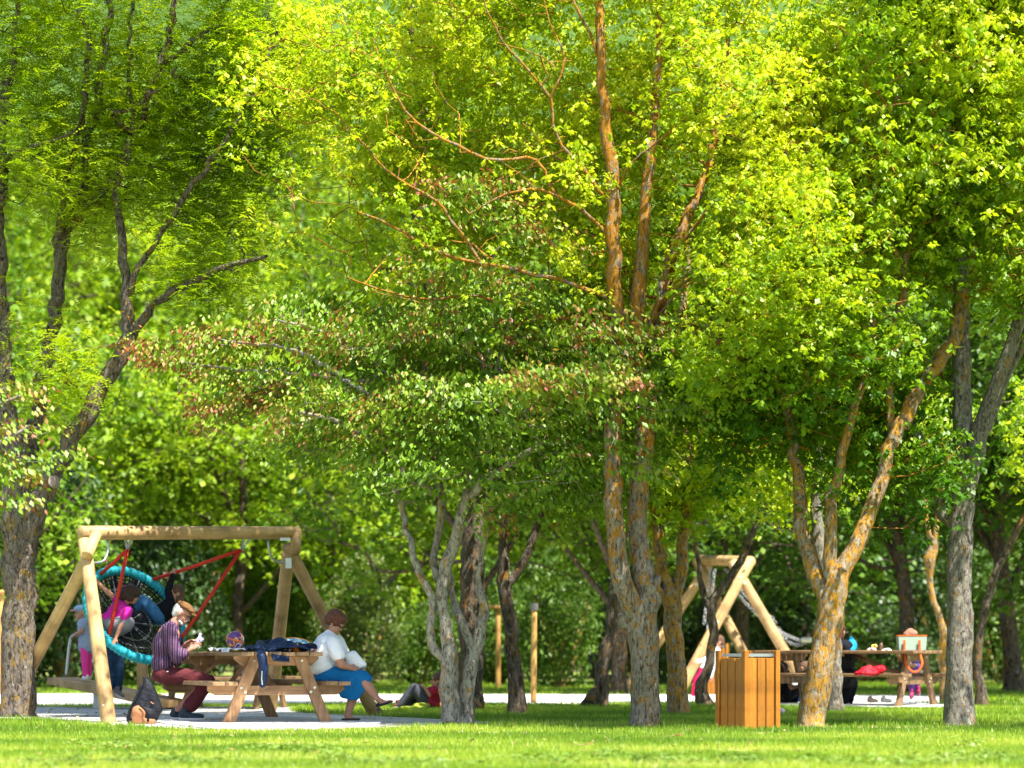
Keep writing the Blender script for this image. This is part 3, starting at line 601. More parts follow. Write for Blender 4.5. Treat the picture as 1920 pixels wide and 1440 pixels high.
# right leaning orange tree
Y = gy(1365); sk = Skel(Y)
for s_ in [[(1522, 1372, 0, 30), (1524, 1355, 0, 26), (1530, 1290, 0, 26), (1543, 1220, 0, 25), (1556, 1160, 0, 26), (1562, 1110, 0, 24), (1585, 1060, 0, 17), (1612, 1010, 0, 16), (1640, 950, .1, 14), (1658, 870, .2, 13), (1680, 800, .3, 14), (1730, 720, .5, 14), (1780, 650, .7, 13), (1805, 580, .8, 13), (1812, 520, .9, 11), (1850, 400, 1, 8), (1880, 250, 1, 6), (1900, 50, 1, 4)],
           [(1555, 1130, 0, 18), (1530, 1080, .1, 16), (1512, 1020, .2, 14), (1500, 960, .3, 13), (1495, 880, .5, 11), (1480, 780, .7, 9), (1440, 660, .8, 7), (1430, 500, 1, 5)],
           [(1560, 1110, 0, 16), (1555, 1050, 0, 13), (1556, 990, 0, 12), (1560, 930, .1, 11), (1580, 850, .2, 9), (1605, 760, .3, 8), (1625, 660, .4, 8), (1640, 560, .5, 7), (1665, 440, .6, 6), (1700, 280, .8, 5), (1720, 100, .9, 3)],
           [(1672, 830, .3, 8), (1670, 740, .4, 8), (1680, 620, .5, 8), (1700, 500, .6, 8), (1710, 400, .8, 6), (1780, 200, 1, 4)],
           [(1690, 500, .6, 6), (1640, 400, .2, 5), (1640, 300, .1, 4), (1600, 200, .1, 3)]]: sk.stem(s_, 0.015)
E = [(1720, 200, 200, 260, .8, 2.2), (1860, 300, 160, 250, .8, 2.2), (1620, 420, 150, 160, 1, 1.8), (1600, 700, 190, 130, .6, 2.0), (1560, 840, 180, 100, .4, 1.8), (1430, 780, 100, 120, .9, 1.5), (1700, 880, 70, 80, .2, .9), (1520, 120, 120, 160, 1.2, 1.8), (1780, 30, 220, 140, .8, 2.4), (1800, -200, 260, 160, .8, 2.4, 40000), (1880, 520, 90, 70, .5, 1.2), (1390, 700, 90, 110, 1.2, 1.2), (1520, 620, 130, 90, 1, 1.5)]
sk.grow(off_stems(sk, in_ellipsoids(E, 1900, Y, 0.5, 1.5, 5, .28), .045, .30, .2), 0.3, 0.03, 2.0, 0.0045, 0.03, hi=0.7)
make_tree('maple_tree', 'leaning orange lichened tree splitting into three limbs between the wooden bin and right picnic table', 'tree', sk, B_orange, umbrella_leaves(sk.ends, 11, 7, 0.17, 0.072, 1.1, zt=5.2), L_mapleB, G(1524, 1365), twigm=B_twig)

# right straight grey tree
Y = gy(1360); sk = Skel(Y)
for s_ in [[(1800, 1372, 0, 40), (1801, 1352, 0, 31), (1799, 1290, 0, 26), (1798, 1200, 0, 24), (1800, 1080, 0, 23), (1802, 980, 0, 24), (1806, 900, 0, 22), (1806, 820, 0, 19), (1804, 700, 0, 18), (1802, 600, 0, 16), (1800, 500, 0, 13), (1790, 350, 0, 10), (1800, 150, 0, 7), (1790, -100, 0, 4)],
           [(1808, 940, 0, 18), (1828, 840, -.1, 16), (1848, 770, -.15, 14), (1880, 690, -.2, 13), (1905, 620, -.2, 12), (1940, 540, -.2, 11), (1980, 400, -.2, 8)],
           [(1806, 960, .1, 14), (1850, 800, .3, 10), (1890, 700, .4, 9), (1935, 600, .5, 8), (1960, 450, .5, 6)],
           [(1795, 975, .05, 16), (1768, 960, .1, 14), (1750, 900, .1, 12), (1725, 830, .15, 10), (1700, 780, .2, 9), (1690, 740, .3, 6)]]: sk.stem(s_, 0.008)
E = [(1960, 150, 180, 280, .2, 2.2), (1820, 420, 120, 150, .6, 1.6), (1800, -60, 240, 130, .2, 2.2), (1920, -250, 260, 160, 0, 2.4, 30000), (2050, 450, 130, 200, 0, 1.6, 15000), (1760, 900, 45, 45, .1, .4, 1800)]
sk.grow(in_ellipsoids(E, 500, Y, 0.5, 1.5), 0.3, 0.03, 2.6, 0.0045, 0.03, hi=0.6)
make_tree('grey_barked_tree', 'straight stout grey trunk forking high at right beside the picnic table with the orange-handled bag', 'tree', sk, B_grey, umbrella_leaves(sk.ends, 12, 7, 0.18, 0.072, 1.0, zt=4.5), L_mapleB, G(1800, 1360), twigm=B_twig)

# middle distance trees with manual trunks
def mid_tree(label, stems, E, n, per, barkm, leafm, base, pyb, L=0.1, spread=0.22, group=None, name='maple_tree', minz=2.0):
    Y = gy(pyb); sk = Skel(Y)
    for s_ in stems: sk.stem(s_, 0.011)
    if E: sk.grow(in_ellipsoids(E, n, Y, 0.5, 1.5), 0.35, 0.03, minz, 0.005, 0.04, hi=0.6); lf = umbrella_leaves(sk.ends, per, 5, spread, L, 1.0)
    else: sk.nman = len(sk.pos); lf = None
    return make_tree(name, label, 'tree', sk, barkm, lf, leafm, G(base, pyb), group, twigm=B_dark)
mid_tree('thick dark trunk standing right behind the slender pale stems of the bronze-tipped tree',
         [[(884, 1336, 0, 28), (884, 1310, 0, 24), (884, 1200, 0, 22), (886, 1080, 0, 23), (888, 960, 0, 21), (880, 800, 0, 17), (850, 650, 0, 15), (800, 520, 0, 13), (780, 400, 0, 11), (790, 200, 0, 8), (760, 0, 0, 6), (750, -60, 0, 5)], [(888, 960, 0, 16), (905, 930, .1, 13), (910, 800, .2, 9), (960, 600, .3, 6), (1000, 300, .3, 4)]],
         [(860, 150, 240, 260, 1, 2.4), (760, -150, 300, 160, 0, 2.6), (800, 600, 200, 120, 1, 1.4, 20000), (720, 480, 200, 100, 1, 1.6, 20000)], 520, 8, B_dark, L_mapleB, 884, 1332)
mid_tree('dark forked tree between the two thin posts and the pale twisting stems',
         [[(970, 1344, 0, 22), (968, 1325, 0, 18), (963, 1260, 0, 14), (960, 1190, 0, 13), (950, 1140, 0, 13), (944, 1090, 0, 12), (942, 1030, 0, 9), (945, 980, 0, 8), (950, 900, 0, 6), (960, 800, 0, 4)], [(946, 1105, 0, 9), (965, 1080, 0, 9), (990, 1035, 0, 8), (1010, 980, 0, 7), (1025, 930, 0, 6), (1050, 850, 0, 4)]],
         [(1000, 870, 130, 70, .4, 1.2), (1120, 880, 140, 80, .6, 1.2)], 130, 8, B_dark, L_iron, 970, 1340)
mid_tree('dark leaning trunk with a broken foot standing left of the big central trunk',
         [[(1130, 1330, 0, 16), (1128, 1300, 0, 14), (1130, 1250, 0, 13), (1145, 1190, 0, 12), (1152, 1120, 0, 12), (1162, 1040, 0, 10), (1160, 900, 0, 9), (1150, 780, 0, 6)], [(1088, 1332, -.1, 12), (1105, 1310, -.1, 11), (1122, 1290, 0, 9)]],
         [(1080, 850, 200, 80, .4, 1.5)], 90, 8, B_dark, L_mapleB, 1128, 1327)
mid_tree('orange-brown forked trunk standing just right of the big central trunk',
         [[(1274, 1348, 0, 26), (1273, 1325, 0, 21), (1268, 1250, 0, 18), (1262, 1180, 0, 17), (1258, 1120, 0, 18), (1242, 1070, 0, 12), (1232, 1000, 0, 11), (1226, 900, .1, 10), (1230, 700, .1, 9), (1250, 500, .2, 7)], [(1262, 1130, 0, 12), (1276, 1080, 0, 12), (1282, 1000, 0, 11), (1290, 900, 0, 10), (1284, 760, 0, 9), (1280, 600, 0, 8), (1290, 450, 0, 6)]],
         [(1310, 880, 120, 90, .4, 1.5), (1240, 920, 80, 60, .3, .9), (1320, 700, 130, 140, .8, 1.5), (1290, 500, 130, 130, .8, 1.6, 8000)], 330, 9, B_orange, L_mapleB, 1273, 1340)
mid_tree('thin dark crooked tree crossing in front of the distant log swing',
         [[(1325, 1330, 0, 22), (1318, 1310, 0, 14), (1316, 1280, 0, 11), (1330, 1240, 0, 9), (1338, 1190, 0, 9), (1334, 1140, 0, 9), (1350, 1105, 0, 8), (1378, 1070, 0, 8), (1398, 1030, 0, 7), (1415, 990, 0, 6), (1440, 900, 0, 5), (1450, 800, 0, 4)], [(1334, 1140, 0, 7), (1318, 1105, 0, 6), (1310, 1060, 0, 5), (1300, 1000, 0, 4), (1290, 900, 0, 3)]],
         [(1430, 880, 110, 60, .4, 1.4), (1400, 820, 120, 80, .4, 1.4)], 110, 9, B_dark, L_mapleB, 1320, 1324)
mid_tree('grey trunk standing directly behind the leaning orange lichened tree',
         [[(1566, 1342, 0, 20), (1565, 1325, 0, 16), (1563, 1250, 0, 14), (1560, 1150, 0, 13), (1540, 1050, 0, 13), (1530, 950, 0, 11), (1540, 800, 0, 9), (1560, 600, 0, 7)]],
         [(1470, 900, 100, 50, .6, 1.4), (1560, 700, 150, 120, .6, 1.6, 10000)], 130, 9, B_grey, L_mapleB, 1565, 1336)
mid_tree('slender brown trunk curving up to the right edge behind the straight grey tree',
         [[(1840, 1332, 0, 16), (1836, 1290, 0, 10), (1834, 1220, 0, 8), (1850, 1130, 0, 8), (1875, 1060, 0, 7), (1910, 990, 0, 7), (1950, 930, 0, 6), (1990, 850, 0, 4)]],
         [(1980, 800, 110, 120, 0, 1.4)], 90, 9, B_dark, L_mapleB, 1840, 1326)
mid_tree('crooked orange sapling with a swollen knot behind the picnic table at right',
         [[(1772, 1322, 0, 9), (1766, 1240, 0, 7), (1768, 1180, 0, 7), (1750, 1130, 0, 6), (1742, 1080, 0, 6), (1745, 1045, 0, 12), (1752, 1010, 0, 6), (1762, 960, 0, 5), (1770, 900, 0, 5), (1782, 820, 0, 4)], [(1748, 1020, 0, 5), (1738, 980, 0, 4), (1735, 900, 0, 4), (1720, 820, 0, 3)]],
         [(1740, 800, 70, 60, .6, .8)], 50, 8, B_orange, L_mapleB, 1772, 1318)

# ---------------------------------------------------------------- background: shrubs, then tall trees, each one a thing, crowns sharing a few meshes
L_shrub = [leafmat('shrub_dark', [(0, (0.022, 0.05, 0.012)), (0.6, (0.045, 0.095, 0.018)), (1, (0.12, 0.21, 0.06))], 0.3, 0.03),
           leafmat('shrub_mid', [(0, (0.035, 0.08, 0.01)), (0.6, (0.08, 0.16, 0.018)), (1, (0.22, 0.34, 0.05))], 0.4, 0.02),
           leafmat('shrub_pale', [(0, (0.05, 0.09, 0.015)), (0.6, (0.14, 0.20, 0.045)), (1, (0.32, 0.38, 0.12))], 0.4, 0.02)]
def shrub_mesh(n, L, seed):
    """a bushy crown of radius 1 from the ground up, with lobes"""
    lob = [(0, 0, .8, .8)] + [(random.uniform(-.8, .8), random.uniform(-.5, .5), random.uniform(.3, 1.5), random.uniform(.3, .55)) for _ in range(12)]
    C = []
    for i in range(n):
        l = random.choices(lob, weights=[q[3] ** 2 for q in lob])[0]; d = Vector((random.gauss(0, 1), random.gauss(0, 1), random.gauss(0, 1))).normalized()
        r = l[3] * (0.7 + 0.3 * random.random()) * (1 + 0.25 * mnoise.noise(d * 3 + Vector((l[0] * 9, seed, 0))))
        C.append((l[0] + d.x * r, l[1] + d.y * r, max(0.03, l[2] + d.z * r)))
    C = np.array(C); D = rnd(n) + [0, 0, -.3]; N = rnd(n) * 0.6 + [0, -.3, 1.0]; Ls = L * RNG.uniform(.6, 1.3, n)
    V, F = leaf_geo(C, D, N, Ls, Ls * .6); t = clump_noise(C, 5, seed) * .6 + RNG.random(n) * .4
    return np_mesh('foliage', V, F, np.repeat(np.clip(t, 0, 1), 2))
B_stem = B_orange
def stems_mesh(h, k):
    mb = MB()
    for i in range(k):
        a = random.uniform(0, 6.28); p = [Vector((random.gauss(0, .06), random.gauss(0, .06), 0))]; d = Vector((math.cos(a) * .5, math.sin(a) * .5, 1))
        for j in range(5): p.append(p[-1] + d.normalized() * h / 5 + Vector((random.gauss(0, .05), random.gauss(0, .05), 0)))
        mb.tube(p, [.03, .026, .022, .018, .013, .008], 5, False)
    return mb.mesh('stems', smooth=True)
SH = [shrub_mesh(9500, .075, i) for i in range(3)]; ST = [stems_mesh(1.3, 6) for i in range(2)]
shrub_me = {}
def shrub(label, px, Y, rx, h, kind, proto, group=None):
    g = Vector(((px - 960) / FPX * Y, Y, 0)); root = thing('shrub', label, 'shrub', g, random.uniform(0, 6), group); root.scale = (rx, rx * .9, h / 1.75)
    key = (proto, kind)
    if key not in shrub_me: shrub_me[key] = SH[proto].copy(); shrub_me[key].materials.append(L_shrub[kind])
    o = link_mesh('foliage', shrub_me[key], None, root); o['kind'] = 'stuff'; link_mesh('stems', ST[proto % 2], B_stem, root)
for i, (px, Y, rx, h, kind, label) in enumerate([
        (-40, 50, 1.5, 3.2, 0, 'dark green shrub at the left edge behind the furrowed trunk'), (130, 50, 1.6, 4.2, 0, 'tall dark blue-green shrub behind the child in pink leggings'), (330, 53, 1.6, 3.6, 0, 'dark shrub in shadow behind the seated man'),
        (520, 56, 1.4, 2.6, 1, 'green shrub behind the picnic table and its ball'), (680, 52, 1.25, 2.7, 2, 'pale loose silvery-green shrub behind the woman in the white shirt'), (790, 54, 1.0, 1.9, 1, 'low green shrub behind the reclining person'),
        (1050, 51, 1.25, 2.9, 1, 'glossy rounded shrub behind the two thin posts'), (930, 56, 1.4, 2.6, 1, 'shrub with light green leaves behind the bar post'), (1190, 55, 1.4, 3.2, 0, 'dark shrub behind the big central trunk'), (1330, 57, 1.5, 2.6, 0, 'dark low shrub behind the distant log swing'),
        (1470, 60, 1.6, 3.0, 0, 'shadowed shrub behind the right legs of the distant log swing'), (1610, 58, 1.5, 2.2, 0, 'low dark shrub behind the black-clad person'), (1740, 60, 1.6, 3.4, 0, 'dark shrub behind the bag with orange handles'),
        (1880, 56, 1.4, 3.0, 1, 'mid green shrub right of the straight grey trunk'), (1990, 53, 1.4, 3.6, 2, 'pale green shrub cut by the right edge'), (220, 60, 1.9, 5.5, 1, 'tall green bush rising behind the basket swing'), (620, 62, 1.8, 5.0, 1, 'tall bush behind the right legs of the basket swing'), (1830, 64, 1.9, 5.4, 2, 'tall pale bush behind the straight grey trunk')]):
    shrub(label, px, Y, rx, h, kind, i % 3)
# tall background trees: unit crown radius 1
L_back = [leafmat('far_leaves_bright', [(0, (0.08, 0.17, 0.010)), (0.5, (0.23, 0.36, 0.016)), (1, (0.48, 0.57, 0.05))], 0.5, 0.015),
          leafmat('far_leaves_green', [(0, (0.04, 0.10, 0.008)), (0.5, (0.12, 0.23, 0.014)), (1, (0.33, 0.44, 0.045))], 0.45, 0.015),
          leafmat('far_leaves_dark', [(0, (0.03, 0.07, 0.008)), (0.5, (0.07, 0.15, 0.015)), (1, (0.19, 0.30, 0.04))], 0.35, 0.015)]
def far_tree(seed, nend, per):
    """8 m tall prototype with a broad crown; returns trunk, branch, crown meshes"""
    random.seed(seed); sk = Skel(0); a = random.uniform(-.3, .3); H = 8.0
    def st(pts):
        A = catmull([np.array(p, float) for p in pts], .4); par = -1
        if sk.pos:
            d = np.linalg.norm(np.array(sk.pos) - A[0][:3], axis=1); par = int(d.argmin()); A[0][:3] = sk.pos[par]
        for q in A: sk.pos.append(q[:3]); sk.par.append(par); sk.rad.append(q[3]); par = len(sk.pos) - 1
    st([(0, 0, 0, .2), (0, 0, .4, .15), (a, 0, 1.6, .13), (a * 1.5, .2, 3.2, .11), (a * .5, .1, 5, .07), (0, 0, 7.2, .03)])
    for k in range(5):
        th = k * 1.3 + random.random(); z = 1.5 + k * .5; r = random.uniform(1.4, 2.4)
        st([(a, 0, z, .07), (a + math.cos(th) * r * .5, math.sin(th) * r * .5, z + 1.1, .05), (a + math.cos(th) * r, math.sin(th) * r, z + 2.4, .02)])
    T = []
    lob = [(0, 0, 5.0, 2.0)] + [(math.cos(q * 1.1) * 1.9, math.sin(q * 1.1) * 1.9, random.uniform(2.6, 6.4), random.uniform(1.0, 1.5)) for q in range(11)] + [(0, 0, 7.2, 1.1)]
    for i in range(nend):
        l = random.choices(lob, weights=[q[3] ** 2 for q in lob])[0]; d = Vector((random.gauss(0, 1), random.gauss(0, 1), random.gauss(0, 1))).normalized() * l[3] * random.random() ** .3
        T.append((l[0] + d.x, l[1] + d.y, max(1.2, l[2] + d.z)))
    sk.grow(np.array(T), .6, .05, 1.4, .012, .06, hi=.6)
    V, F, t = umbrella_leaves(sk.ends, per, 4, .26, .17, .8)
    return sk.mesh('trunk', 0, sk.nman, .05), sk.mesh('branches', sk.nman, len(sk.pos)), V, F, t
PT = [far_tree(s, 420, 9) for s in (11, 12, 13)]; far_me = {}
def far(label, px, Y, sc, kind, proto, group=None, sx=1.0):
    g = Vector(((px - 960) / FPX * Y, Y, 0)); root = thing('broadleaf_tree', label, 'tree', g, random.uniform(0, 6), group); root.scale = (sc * sx, sc * sx, sc)
    tr, br, V, F, t = PT[proto]
    if (proto, kind) not in far_me: far_me[(proto, kind)] = np_mesh('crown', V, F, np.clip(t, 0, 1)); far_me[(proto, kind)].materials.append(L_back[kind])
    link_mesh('trunk', tr, B_dark, root); link_mesh('branches', br, B_dark, root); o = link_mesh('crown', far_me[(proto, kind)], None, root); o['kind'] = 'stuff'
FAR = [(20, 66, 1.25, 1), (300, 62, 1.05, 0), (480, 68, 1.3, 0), (700, 64, 1.1, 0), (900, 70, 1.3, 1), (1120, 65, 1.15, 2), (1330, 70, 1.3, 2), (1540, 68, 1.2, 2), (1760, 66, 1.15, 1), (1960, 63, 1.2, 2), (-160, 60, 1.1, 1), (2130, 64, 1.2, 1),
       (140, 84, 2.1, 0), (390, 88, 2.3, 0), (620, 84, 2.0, 1), (860, 88, 2.2, 2), (1080, 86, 2.1, 1), (1300, 88, 2.1, 1), (1520, 86, 2.1, 2), (1740, 88, 2.2, 1), (1960, 84, 2.0, 1), (-100, 86, 2.2, 1),
       (0, 108, 3.3, 1), (270, 112, 3.1, 0), (540, 108, 3.4, 1), (820, 112, 3.3, 1), (1120, 110, 3.2, 2), (1420, 112, 3.3, 1), (1700, 110, 3.3, 1), (1980, 112, 3.3, 1)]
FAR += [(-60, 47, 1.0, 1), (200, 55, 1.0, 0), (450, 54, .95, 0), (620, 57, 1.05, 0), (885, 46, 1.05, 1), (1160, 45, .9, 1), (1390, 54, 1.1, 2), (1700, 46, 1.0, 2), (1900, 46, 1.1, 2), (2080, 42, 1.0, 2), (1510, 59, 1.1, 2), (2734, 23, .85, 1)]  # last entry: unseen tree added to cast shade on the lawn at right
SPOT = [(-100, 'off the left edge'), (0, 'at the left edge'), (140, 'above the basket swing post'), (270, 'seen through the locust crown'), (390, 'above the seated man'), (540, 'between locust and maple crowns'), (620, 'above the seated woman'), (840, 'above the twisting pale stems'), (1080, 'left of the central trunk'),
        (1120, 'beside the central trunk'), (1300, 'right of the central trunk'), (1420, 'above the wooden bin'), (1520, 'behind the leaning orange tree'), (1700, 'above the farther table'), (1740, 'above the orange-handled bag'), (1960, 'at the right edge'), (1980, 'at the far right edge')]
WHERE = {-60: 'behind the furrowed forked trunk', 200: 'rising over the basket swing', 450: 'over the ball on the near table', 620: 'over the silvery shrub', 885: 'straight behind the thick dark trunk', 1160: 'close behind the big central trunk', 1390: 'shading the distant log swing',
         1700: 'shading the farther picnic table', 1900: 'shading the lawn right of the grey tree', 2080: 'outside the right edge', 2734: 'added outside the frame to shade the lawn before the straight grey tree', 1510: 'behind the right legs of the log swing',
         20: 'above the dark shrubs at the left edge', 300: 'above the seated man', 480: 'right of the basket swing', 700: 'above the pale silvery shrub', 900: 'behind the thick dark trunk', 1120: 'left of the big central trunk', 1330: 'above the distant log swing',
         1540: 'behind the leaning orange tree', 1760: 'behind the bag with orange handles', 1960: 'at the right edge', -160: 'off the left edge', 2130: 'off the right edge'}
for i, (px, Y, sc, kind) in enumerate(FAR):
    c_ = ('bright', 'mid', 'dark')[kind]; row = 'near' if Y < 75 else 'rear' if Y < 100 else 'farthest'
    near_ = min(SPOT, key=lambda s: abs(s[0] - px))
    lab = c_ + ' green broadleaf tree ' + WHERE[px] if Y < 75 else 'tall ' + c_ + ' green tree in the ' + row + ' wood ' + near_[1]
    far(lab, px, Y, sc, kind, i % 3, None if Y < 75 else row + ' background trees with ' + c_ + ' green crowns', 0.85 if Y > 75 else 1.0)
# ---------------------------------------------------------------- timber things
W_pale = wood('pale_log', (0.52, 0.345, 0.16), (0.36, 0.22, 0.09), 'z'); W_pic = wood('picnic_wood', (0.36, 0.22, 0.115), (0.20, 0.115, 0.055), 'y')
W_leg = wood('picnic_leg_wood', (0.40, 0.23, 0.115), (0.22, 0.12, 0.06), 'z'); W_cross = wood('picnic_cross_wood', (0.36, 0.21, 0.11), (0.20, 0.11, 0.055), 'x')
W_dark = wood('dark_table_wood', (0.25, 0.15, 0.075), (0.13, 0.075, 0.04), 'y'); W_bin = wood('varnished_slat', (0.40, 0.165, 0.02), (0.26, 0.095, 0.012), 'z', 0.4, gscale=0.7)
M_galv = plain('galvanised_steel', (0.42, 0.45, 0.47), 0.42, 0.1, 20, 0.8); M_bolt = plain('zinc_bolt', (0.62, 0.60, 0.54), 0.4, 0.05, 20, 0.6)
def curve(pts, step=0.05): return [Vector(q[:3]) for q in catmull([np.array(p, float) for p in pts], step)]

def picnic_table(label, loc, yaw, mats, L=2.42, sep=1.88, group='picnic tables'):
    t = thing('picnic_table', label, 'picnic table', loc, yaw, group)
    def planks(name, xs, w, z, th, y0, y1, m):
        me = MB().box((0, (y0 + y1) / 2, 0), (w, y1 - y0, th), bev=0.006).mesh(name)
        me.materials.append(m)
        for x in xs: link_mesh(name, me, None, t, (x, random.uniform(-.006, .006), z + random.uniform(-.002, .002)), (0, 0, random.uniform(-.002, .002)))
    planks('tabletop_plank', [(-0.375 + i * 0.15) for i in range(6)], 0.138, 0.715, 0.042, -0.22, L - 0.22, mats[0])
    for s in (-1, 1): planks('seat_plank', [s * 0.545, s * 0.685], 0.132, 0.405, 0.042, -0.22, L - 0.22, mats[0])
    for y in (0, sep):
        f = -1 if y == 0 else 1
        mb = MB(); mb.v = []; zt = 0.382; h = 0.10
        V = [(-.745, 0, zt), (-.745, 0, zt - .05), (-.66, 0, zt - h), (.66, 0, zt - h), (.745, 0, zt - .05), (.745, 0, zt)]
        mb.add([(a, y - .022, c) for a, b, c in V] + [(a, y + .022, c) for a, b, c in V], [(0, 1, 2, 3, 4, 5), (11, 10, 9, 8, 7, 6)] + [(i, i + 6, (i + 1) % 6 + 6, (i + 1) % 6) for i in range(6)])
        cb = mb.build('cross_beam', mats[2], t, local=True)
        zt = 0.692; V = [(-.46, 0, zt), (-.46, 0, zt - .03), (-.38, 0, zt - .1), (.38, 0, zt - .1), (.46, 0, zt - .03), (.46, 0, zt)]
        mb = MB(); mb.add([(a, y - .022, c) for a, b, c in V] + [(a, y + .022, c) for a, b, c in V], [(0, 1, 2, 3, 4, 5), (11, 10, 9, 8, 7, 6)] + [(i, i + 6, (i + 1) % 6 + 6, (i + 1) % 6) for i in range(6)])
        mb.build('top_support', mats[2], t, local=True)
        for s in (-1, 1):
            a = math.atan2(.40, .70); R = Matrix.Rotation(s * a * -1, 3, 'Y')
            mb = MB(); yy = y + f * .046
            V = []; w = .06
            for zz, xc in ((0.0, .53), (0.69, .235)):
                for dx in (-w - .005, w + .005): V.append((s * (xc + dx), zz))
            (x0, z0), (x1, z1), (x2, z2), (x3, z3) = V
            q = [(x0, z0), (x1, z1), (x3, z3), (x2, z2)]
            mb.add([(a_, yy - .0225, c_) for a_, c_ in q] + [(a_, yy + .0225, c_) for a_, c_ in q], [(0, 1, 2, 3), (7, 6, 5, 4)] + [(i, i + 4, (i + 1) % 4 + 4, (i + 1) % 4) for i in range(4)])
            lg = mb.build('leg', mats[1], t, local=True)
            for (bx, bz) in ((.235 + .295 * (1 - .36 / .69) + .025, .36), (.235 + .295 * (1 - .33 / .69) - .03, .315), (.26, .645)):
                bo = MB(); bo.tube([(s * bx, yy + f * .02, bz), (s * bx, yy + f * .03, bz)], .014, 8); bo.build('bolt', M_bolt, lg, local=True)
    for s in (-1, 1):
        mb = MB(); mb.tube([(0.0, .06 if s < 0 else sep - .06, .37), (0, sep / 2 + s * .06, .672)], .034, 4); mb.build('brace', mats[1], t, local=True)
    mb = MB(); mb.box((0, sep / 2, .672), (.8, .09, .035)); mb.build('batten', mats[2], t, local=True)
    return t
TY = math.radians(22); TB = Vector(((518 - 960) / FPX * 26.95, 26.95, 0.022))
picnic_table('near wooden picnic table on the pale slab with a navy jacket draped over it', TB, TY, (W_pic, W_leg, W_cross))
def TT(x, y, z=0.738): c, s = math.cos(TY), math.sin(TY); return TB + Vector((x * c - y * s, x * s + y * c, z))
TY2 = math.radians(55); TB2 = Vector(((1712 - 960) / FPX * 34.4, 34.4, 0.03))
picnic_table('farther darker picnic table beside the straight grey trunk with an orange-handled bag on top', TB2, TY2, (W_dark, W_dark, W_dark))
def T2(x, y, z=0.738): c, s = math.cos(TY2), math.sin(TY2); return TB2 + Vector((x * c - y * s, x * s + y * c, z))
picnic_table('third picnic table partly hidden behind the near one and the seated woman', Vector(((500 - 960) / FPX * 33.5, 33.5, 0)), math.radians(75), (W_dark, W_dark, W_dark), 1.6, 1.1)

# round-log helper with domed ends, each log a part
def log(parent, name, a, b, r, mat, n=18, r2=None):
    a = Vector(a); b = Vector(b); d = (b - a).normalized(); r2 = r2 or r * .96; k = .012
    mid = [a + (b - a) * u for u in (0.02, .2, .4, .6, .8, .98)]
    pts = [a, a + d * k] + mid[1:-1] + [b - d * k, b]; rr = [r * .9, r] + [r + (r2 - r) * u + random.uniform(-.001, .001) for u in (.2, .4, .6, .8)] + [r2, r2 * .9]
    mb = MB(); mb.tube(pts, rr, n)
    # bring the mesh upright in its own space so that the grain runs along the log
    o = mb.build(name, mat, parent, True)
    q = Vector((0, 0, 1)).rotation_difference(d); off = ORG.get(parent.name, Vector()); c = (a + b) / 2 - off; M = q.to_matrix().to_4x4(); Mi = M.inverted()
    for v in o.data.vertices: v.co = Mi @ (v.co - c)
    o.location = c; o.rotation_mode = 'QUATERNION'; o.rotation_quaternion = q; return o
def bolts(parent, pts, d=(0, -1, 0), r=.018):
    for p in pts:
        mb = MB(); p = Vector(p); mb.tube([p, p + Vector(d) * .012], r, 8); mb.build('bolt', M_bolt, parent)

# basket swing
A = P(150, 999, 28.2); B = P(560, 999, 30.0); bd = (B - A).normalized()
root = thing('basket_swing', 'log-framed swing with turquoise ring basket hanging from red ropes at left', 'swing', G(205, 1357), 0)
log(root, 'top_beam', A, B, .078, W_pale)
F1 = G(205, 1356); F2 = G(7, 1341); F3 = G(506, 1333); F4 = G(706, 1339)
tL = A + bd * .10; tR = B - bd * .10
log(root, 'leg', F1 + Vector((0, 0, -.05)), P(158, 1012, 27.95), .082, W_pale, r2=.07); log(root, 'leg', F2 + Vector((0, 0, -.05)), P(163, 1050, 28.35), .075, W_pale)
log(root, 'leg', F3 + Vector((0, 0, -.05)), P(541, 1035, 30.35), .08, W_pale); log(root, 'leg', F4 + Vector((0, 0, -.05)), P(538, 1022, 29.9), .078, W_pale)
log(root, 'head_strut', P(163, 1042, 27.75), P(181, 1001, 28.02), .062, W_pale); log(root, 'head_strut', P(553, 1036, 29.75), P(556, 1000, 29.95), .062, W_pale)
for pts in ([(201, 1012, 28.45), (203, 1030, 28.45), (196, 1050, 28.4), (184, 1055, 28.3), (168, 1055, 28.15)], [(503, 1012, 29.8), (505, 1035, 29.8), (514, 1050, 29.85), (528, 1055, 29.9), (546, 1055, 30.0)]):
    mb = MB(); mb.tube(curve([P(*p) for p in pts]), .014, 8); mb.build('steel_brace', M_galv, root, True)
mb = MB(); mb.box(P(541, 1056, 29.84), (.07, .03, .12)); mb.build('bracket', M_galv, root); mb = MB(); mb.box(P(535, 1011, 29.72), (.12, .03, .035)); mb.build('bracket', M_galv, root)
ft = MB(); ft.tube([F4 + Vector((0, 0, -.02)), F4 + (P(538, 1022, 29.9) - F4).normalized() * .09], .082, 14); ft.build('foot_shoe', plain('black_rubber', (.03, .03, .03), .8), root)
bolts(root, [P(155, 1028, 27.86), P(160, 1050, 27.86), P(176, 1012, 27.94), P(194, 1322, 26.88), P(690, 1318, 30.9)], r=.011)
W_red = cloth('red_rope', (0.50, 0.035, 0.02), .25, 60, .004, .6); W_teal = cloth('turquoise_rope', (0.015, 0.26, 0.32), .2, 30, .004, .55); M_net = cloth('black_net', (0.012, 0.012, 0.015), .5, 40, .004, .7); M_netw = cloth('pale_net', (0.16, 0.16, 0.17), .3, 40, .004)
YB = 29.4; BC = P(252, 1153, YB); U3 = Vector((.68, 0, -.73)).normalized(); V3 = Vector((.61 * .73, .79, .61 * .68)).normalized(); V3 = (V3 - U3 * V3.dot(U3)).normalized(); N3 = U3.cross(V3).normalized()
if N3.y > 0: N3 = -N3                       # towards the camera
